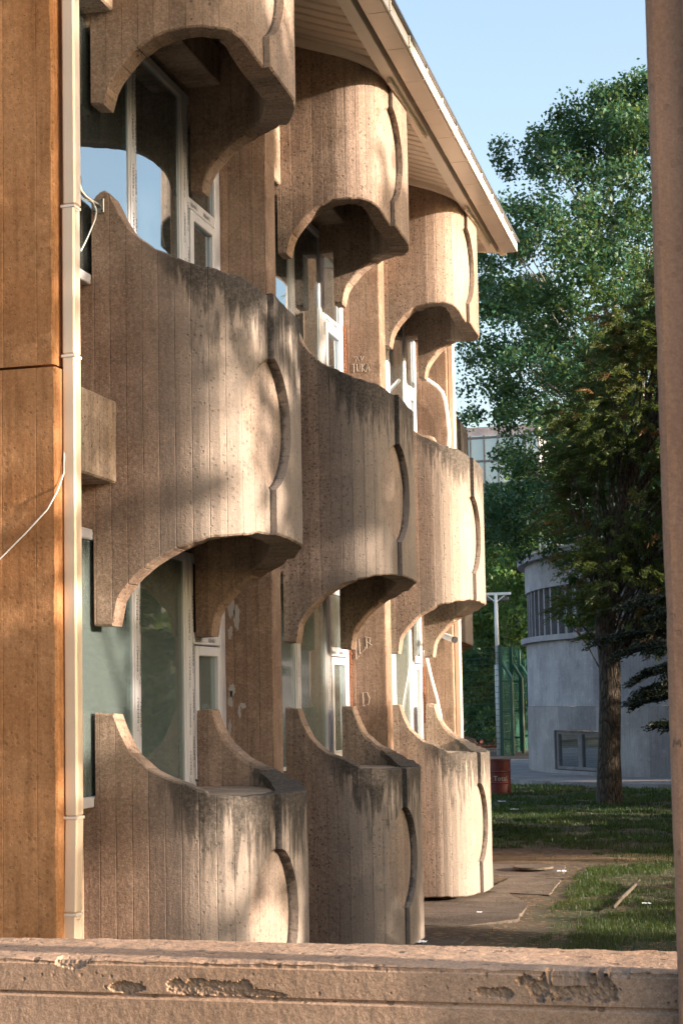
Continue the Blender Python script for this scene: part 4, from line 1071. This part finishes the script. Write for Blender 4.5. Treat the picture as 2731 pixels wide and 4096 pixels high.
# conifer (olive, with dying rust-coloured sprays)
def sprays(cent,dirs,length,nper,mat,parent,name,seed,w=.012,needle=.05):
    rng=np.random.default_rng(seed); C=np.repeat(np.array(cent,float),nper,0); D=np.repeat(np.array(dirs,float),nper,0); m=len(C)
    t=rng.uniform(-.3,1,m)[:,None]; L=length*rng.uniform(.5,1.2,m)[:,None]
    P=C+D*t*L+rng.normal(size=(m,3))*.12*np.array([1,1,.55])*length
    P[:,2]-=.25*(t[:,0]**2)*L[:,0]
    a=D+rng.normal(size=(m,3))*.55; a[:,2]-=.15; a/=np.linalg.norm(a,axis=1)[:,None]
    n=rng.normal(size=(m,3)); b=np.cross(a,n); b/=np.linalg.norm(b,axis=1)[:,None]
    s=needle*rng.uniform(.6,1.6,m)[:,None]
    v=np.stack([P-a*s,P+b*w,P+a*s,P-b*w],1).reshape(-1,3); i=np.arange(m)*4
    return fastmesh(name,v,np.stack([i,i+1,i+2,i+3],1),None,mat,parent)
def conifer(name,label,bx,by,H,env,nb,z0,tr,mats,seed,lean=0.,yaw=None,length=.5,nper=260,needle=.055,w=.012,curve=None,droop=.1,asym=None):
    rnd=random.Random(seed); T=thing(name,label,'tree',(bx,by,GZ))
    mb=MB(); 
    tp=curve or [(bx+lean*i/12*H*.0+.06*math.sin(i*.9),by,GZ-.1+(H+.1)*i/12) for i in range(13)]
    rr=[tr*(1.25 if i==0 else 1)*(1-.9*i/(len(tp)-1)) for i in range(len(tp))]
    mb.tube(tp,rr,14,caps=False)
    groups={m:([],[]) for m in mats}
    for k in range(nb):
        z=z0+(H-z0)*(k+rnd.random())/nb; R0=interp(z,env)
        an=rnd.uniform(0,6.283) if yaw is None else rnd.uniform(*yaw)
        f=1. if asym is None else asym(an,z)
        R0*=rnd.uniform(.7,1.12)*f
        if R0<.2: continue
        i=min(len(tp)-2,int((z)/H*(len(tp)-1))); a=Vector(tp[i]).lerp(Vector(tp[i+1]),(z/H*(len(tp)-1))%1)
        dr=-droop*R0+rnd.uniform(-.1,.25)*R0*.5
        e=a+Vector((math.cos(an)*R0,math.sin(an)*R0,dr)); pts=limb(mb,a,e,.012+.018*R0,.006,seed+k,.05,6)
        ns=max(3,int(R0/.16))
        for q in range(ns):
            t=.22+.78*(q+rnd.random()*.6)/ns; j=min(5,int(t*6)); p=pts[j].lerp(pts[j+1],min(1,t*6-j))
            d=Vector((math.cos(an+rnd.uniform(-1.,1.)),math.sin(an+rnd.uniform(-1.,1.)),rnd.uniform(-.5,.25))).normalized()
            m=mats[0] if rnd.random()<.80 or len(mats)==1 or noise.noise(Vector((p.x*.6,p.y*.6,p.z*.7+seed)))<-.05 else mats[1]
            groups[m][0].append(tuple(p)); groups[m][1].append(tuple(d))
    for i,m in enumerate(mats):
        if groups[m][0]: sprays(groups[m][0],groups[m][1],length,nper,m,T,'crown' if i==0 else 'dying_foliage',seed+i,w,needle)
    mb.build('trunk','bark',T,smooth=True,uv=False); return T
EC=[(3.2,.3),(3.9,1.3),(4.6,2.0),(5.6,2.3),(7,2.3),(8.3,2.0),(9.5,1.6),(11.,1.1),(12.5,.6)]
tc_=[(-3.30,34.5,GZ-.1),(-3.27,34.5,-1.2),(-3.22,34.5,-.2),(-3.20,34.5,.7),(-3.28,34.5,1.5),(-3.1,34.5,2.6),(-2.9,34.5,3.8),(-2.4,34.5,5.2),(-1.8,34.5,6.6),(-1.2,34.5,8.2),(-.8,34.5,10.)]
def loose_conifer():
    rnd=random.Random(61); T=thing('conifer_tree','olive and rust-tinged conifer with a thick bare trunk on the lawn','conifer',(-3.3,34.5,GZ))
    mb=MB(); rr=[.29,.235,.225,.225,.21,.18,.16,.13,.10,.07,.04]; mb.tube(tc_,rr,18,caps=False)
    XL=[(1.0,-3.3),(1.5,-3.9),(2.0,-4.15),(2.7,-4.25),(3.75,-4.6),(5.5,-4.25),(7.3,-3.4),(8.7,-2.2),(9.3,-1.5)]
    A={'needle':([],[]),'rust':([],[])}; k=0;tr=0
    while k<800 and tr<14000:
        tr+=1; z=rnd.uniform(1.0,9.4); xl=interp(z,XL)+.08; x=rnd.uniform(xl,.6); y=34.5+rnd.uniform(-1.7,1.7)
        if z<1.9 and abs(x+3.25)<.35 and y<34.5: continue
        if z<2.4 and x<-3.5 and rnd.random()<.6: continue
        if noise.noise(Vector((x*.75,y*.6,z*.85)))<-.18: continue
        if k<110:
            i=min(9,max(3,int((z+1.)/1.25))); a=Vector(tc_[i]); pts=limb(mb,a,(x,y,z),.03,.006,k,.06,6)
        for q in range(5):
            p=(x+rnd.uniform(-.3,.3),y+rnd.uniform(-.3,.3),z+rnd.uniform(-.16,.16))
            an=math.atan2(p[1]-34.5,p[0]+2.5)+rnd.uniform(-.9,.9)
            d=Vector((math.cos(an),math.sin(an),rnd.uniform(-.6,.15))).normalized()
            m='rust' if noise.noise(Vector((p[0]*1.1,p[1]*.9,p[2]*1.1+9)))>.22 and rnd.random()<.42 else 'needle'
            A[m][0].append(p); A[m][1].append(tuple(d))
        k+=1
    sprays(A['needle'][0],A['needle'][1],.32,66,'needle',T,'crown',61,.011,.055)
    sprays(A['rust'][0],A['rust'][1],.30,60,'rust',T,'dying_foliage',62,.010,.055)
    mb.build('trunk','bark',T,smooth=True,uv=False)
loose_conifer()
SP=[(1.2,.6),(1.8,2.2),(3.2,2.4),(4.2,2.2),(6,1.6),(9,.5)]
conifer('spruce_tree','near-black spruce boughs reaching in from behind the foreground column',-.7,32.,9.,SP,34,1.7,.16,['spruce'],71,yaw=(R_(110),R_(250)),length=.36,nper=150,needle=.05,w=.013,droop=.12,asym=lambda an,z:1. if z<4.5 else .45)

# ------------------------------------------------------------------ trees outside the frame on the sunny side: they cast the dappled shade
proto=decid('shade_tree','broad leafy tree on the sunny side outside the view','tree',(9.,9.9),12,[(0.3,2.8),(1.5,4.6),(5,5.2),(9,4.7),(12,1.5)],350,.8,62,.22,'leaf','bark',.3,91,'trees on the sunny side outside the view',z_low=.2,limbs=20,void=lambda c: (c.y<10.6 and noise.noise(Vector((c.x*.3,c.y*1.1,c.z*.8)))<.04))
def copytree(o,loc,rot,sc_):
    c=o.copy(); col.objects.link(c); c.location=loc; c.rotation_euler=(0,0,rot); c.scale=(sc_,)*3
    for ch in o.children:
        d=ch.copy(); col.objects.link(d); d.parent=c; d.matrix_parent_inverse=ch.matrix_parent_inverse.copy()
    return c
for (x,y,r,s) in ((9.5,26.2,2.,1.),(10,37,3.,1.1),(12,47,4.,1.1),(11,58,.4,1.4)):
    copytree(proto,(x,y,GZ),r,s)
T=thing('shade_hedge','unseen low hedge on the sunny side outside the view','shade_hedge',(6.5,20,GZ))
cs=[(6.5+random.uniform(-.5,.5),y+random.uniform(-.2,.2),GZ+z) for y in np.arange(4,48,.4) for z in (.3,.9,1.5) if not (20.0<y<23.2)]  # added out of view to shade the ground; the gap lets sun through
leafcloud('foliage',cs,[.45]*len(cs),40,.16,'leaf',T,seed=99,droop=0.)

# ------------------------------------------------------------------ light
elev,azx,azy=R_(12.5),.995,-.10
w=bpy.data.worlds.new('World'); sc.world=w; w.use_nodes=True; nt=w.node_tree; nt.nodes.clear()
sky=nt.nodes.new('ShaderNodeTexSky'); sky.sky_type='NISHITA'; sky.sun_disc=False; sky.sun_elevation=elev
sky.sun_rotation=math.atan2(azx,azy); sky.air_density=1.; sky.dust_density=4.; sky.ozone_density=.6
bg=nt.nodes.new('ShaderNodeBackground'); bg.inputs[1].default_value=.15
ow=nt.nodes.new('ShaderNodeOutputWorld'); nt.links.new(sky.outputs[0],bg.inputs[0]); nt.links.new(bg.outputs[0],ow.inputs[0])
sd=bpy.data.lights.new('sun','SUN'); sd.energy=5.; sd.angle=R_(.9); sd.color=(1.,.82,.64)
so=bpy.data.objects.new('sun',sd); col.objects.link(so)
sv_=Vector((azx*math.cos(elev),azy*math.cos(elev),math.sin(elev)))
so.rotation_euler=sv_.to_track_quat('Z','Y').to_euler()

# ------------------------------------------------------------------ camera
cd=bpy.data.cameras.new('camera'); cam=bpy.data.objects.new('camera',cd); col.objects.link(cam); sc.camera=cam
cd.sensor_fit='VERTICAL'; cd.sensor_height=36; cd.sensor_width=24; cd.lens=3750/2352*36; cd.shift_y=147/2352; cd.clip_start=.1; cd.clip_end=3000
f=3750.;Pp=(784.,1323.)
def dc(x,y): return Vector((x-Pp[0],-(y-Pp[1]),-f)).normalized()
up=dc(-118.,-47600.); up=up if up.y>0 else -up
yy=dc(1765.,1593.); yy=(yy-up*yy.dot(up)).normalized(); xx=yy.cross(up)
cam.matrix_world=Matrix((xx,yy,up)).to_4x4()
cd.dof.use_dof=True; cd.dof.focus_distance=9.5; cd.dof.aperture_fstop=16

sc.view_settings.view_transform='Standard'; sc.view_settings.look='None'; sc.view_settings.exposure=1.75; sc.view_settings.gamma=1
sc.cycles.max_bounces=8; sc.cycles.transparent_max_bounces=12; sc.cycles.use_denoising=True
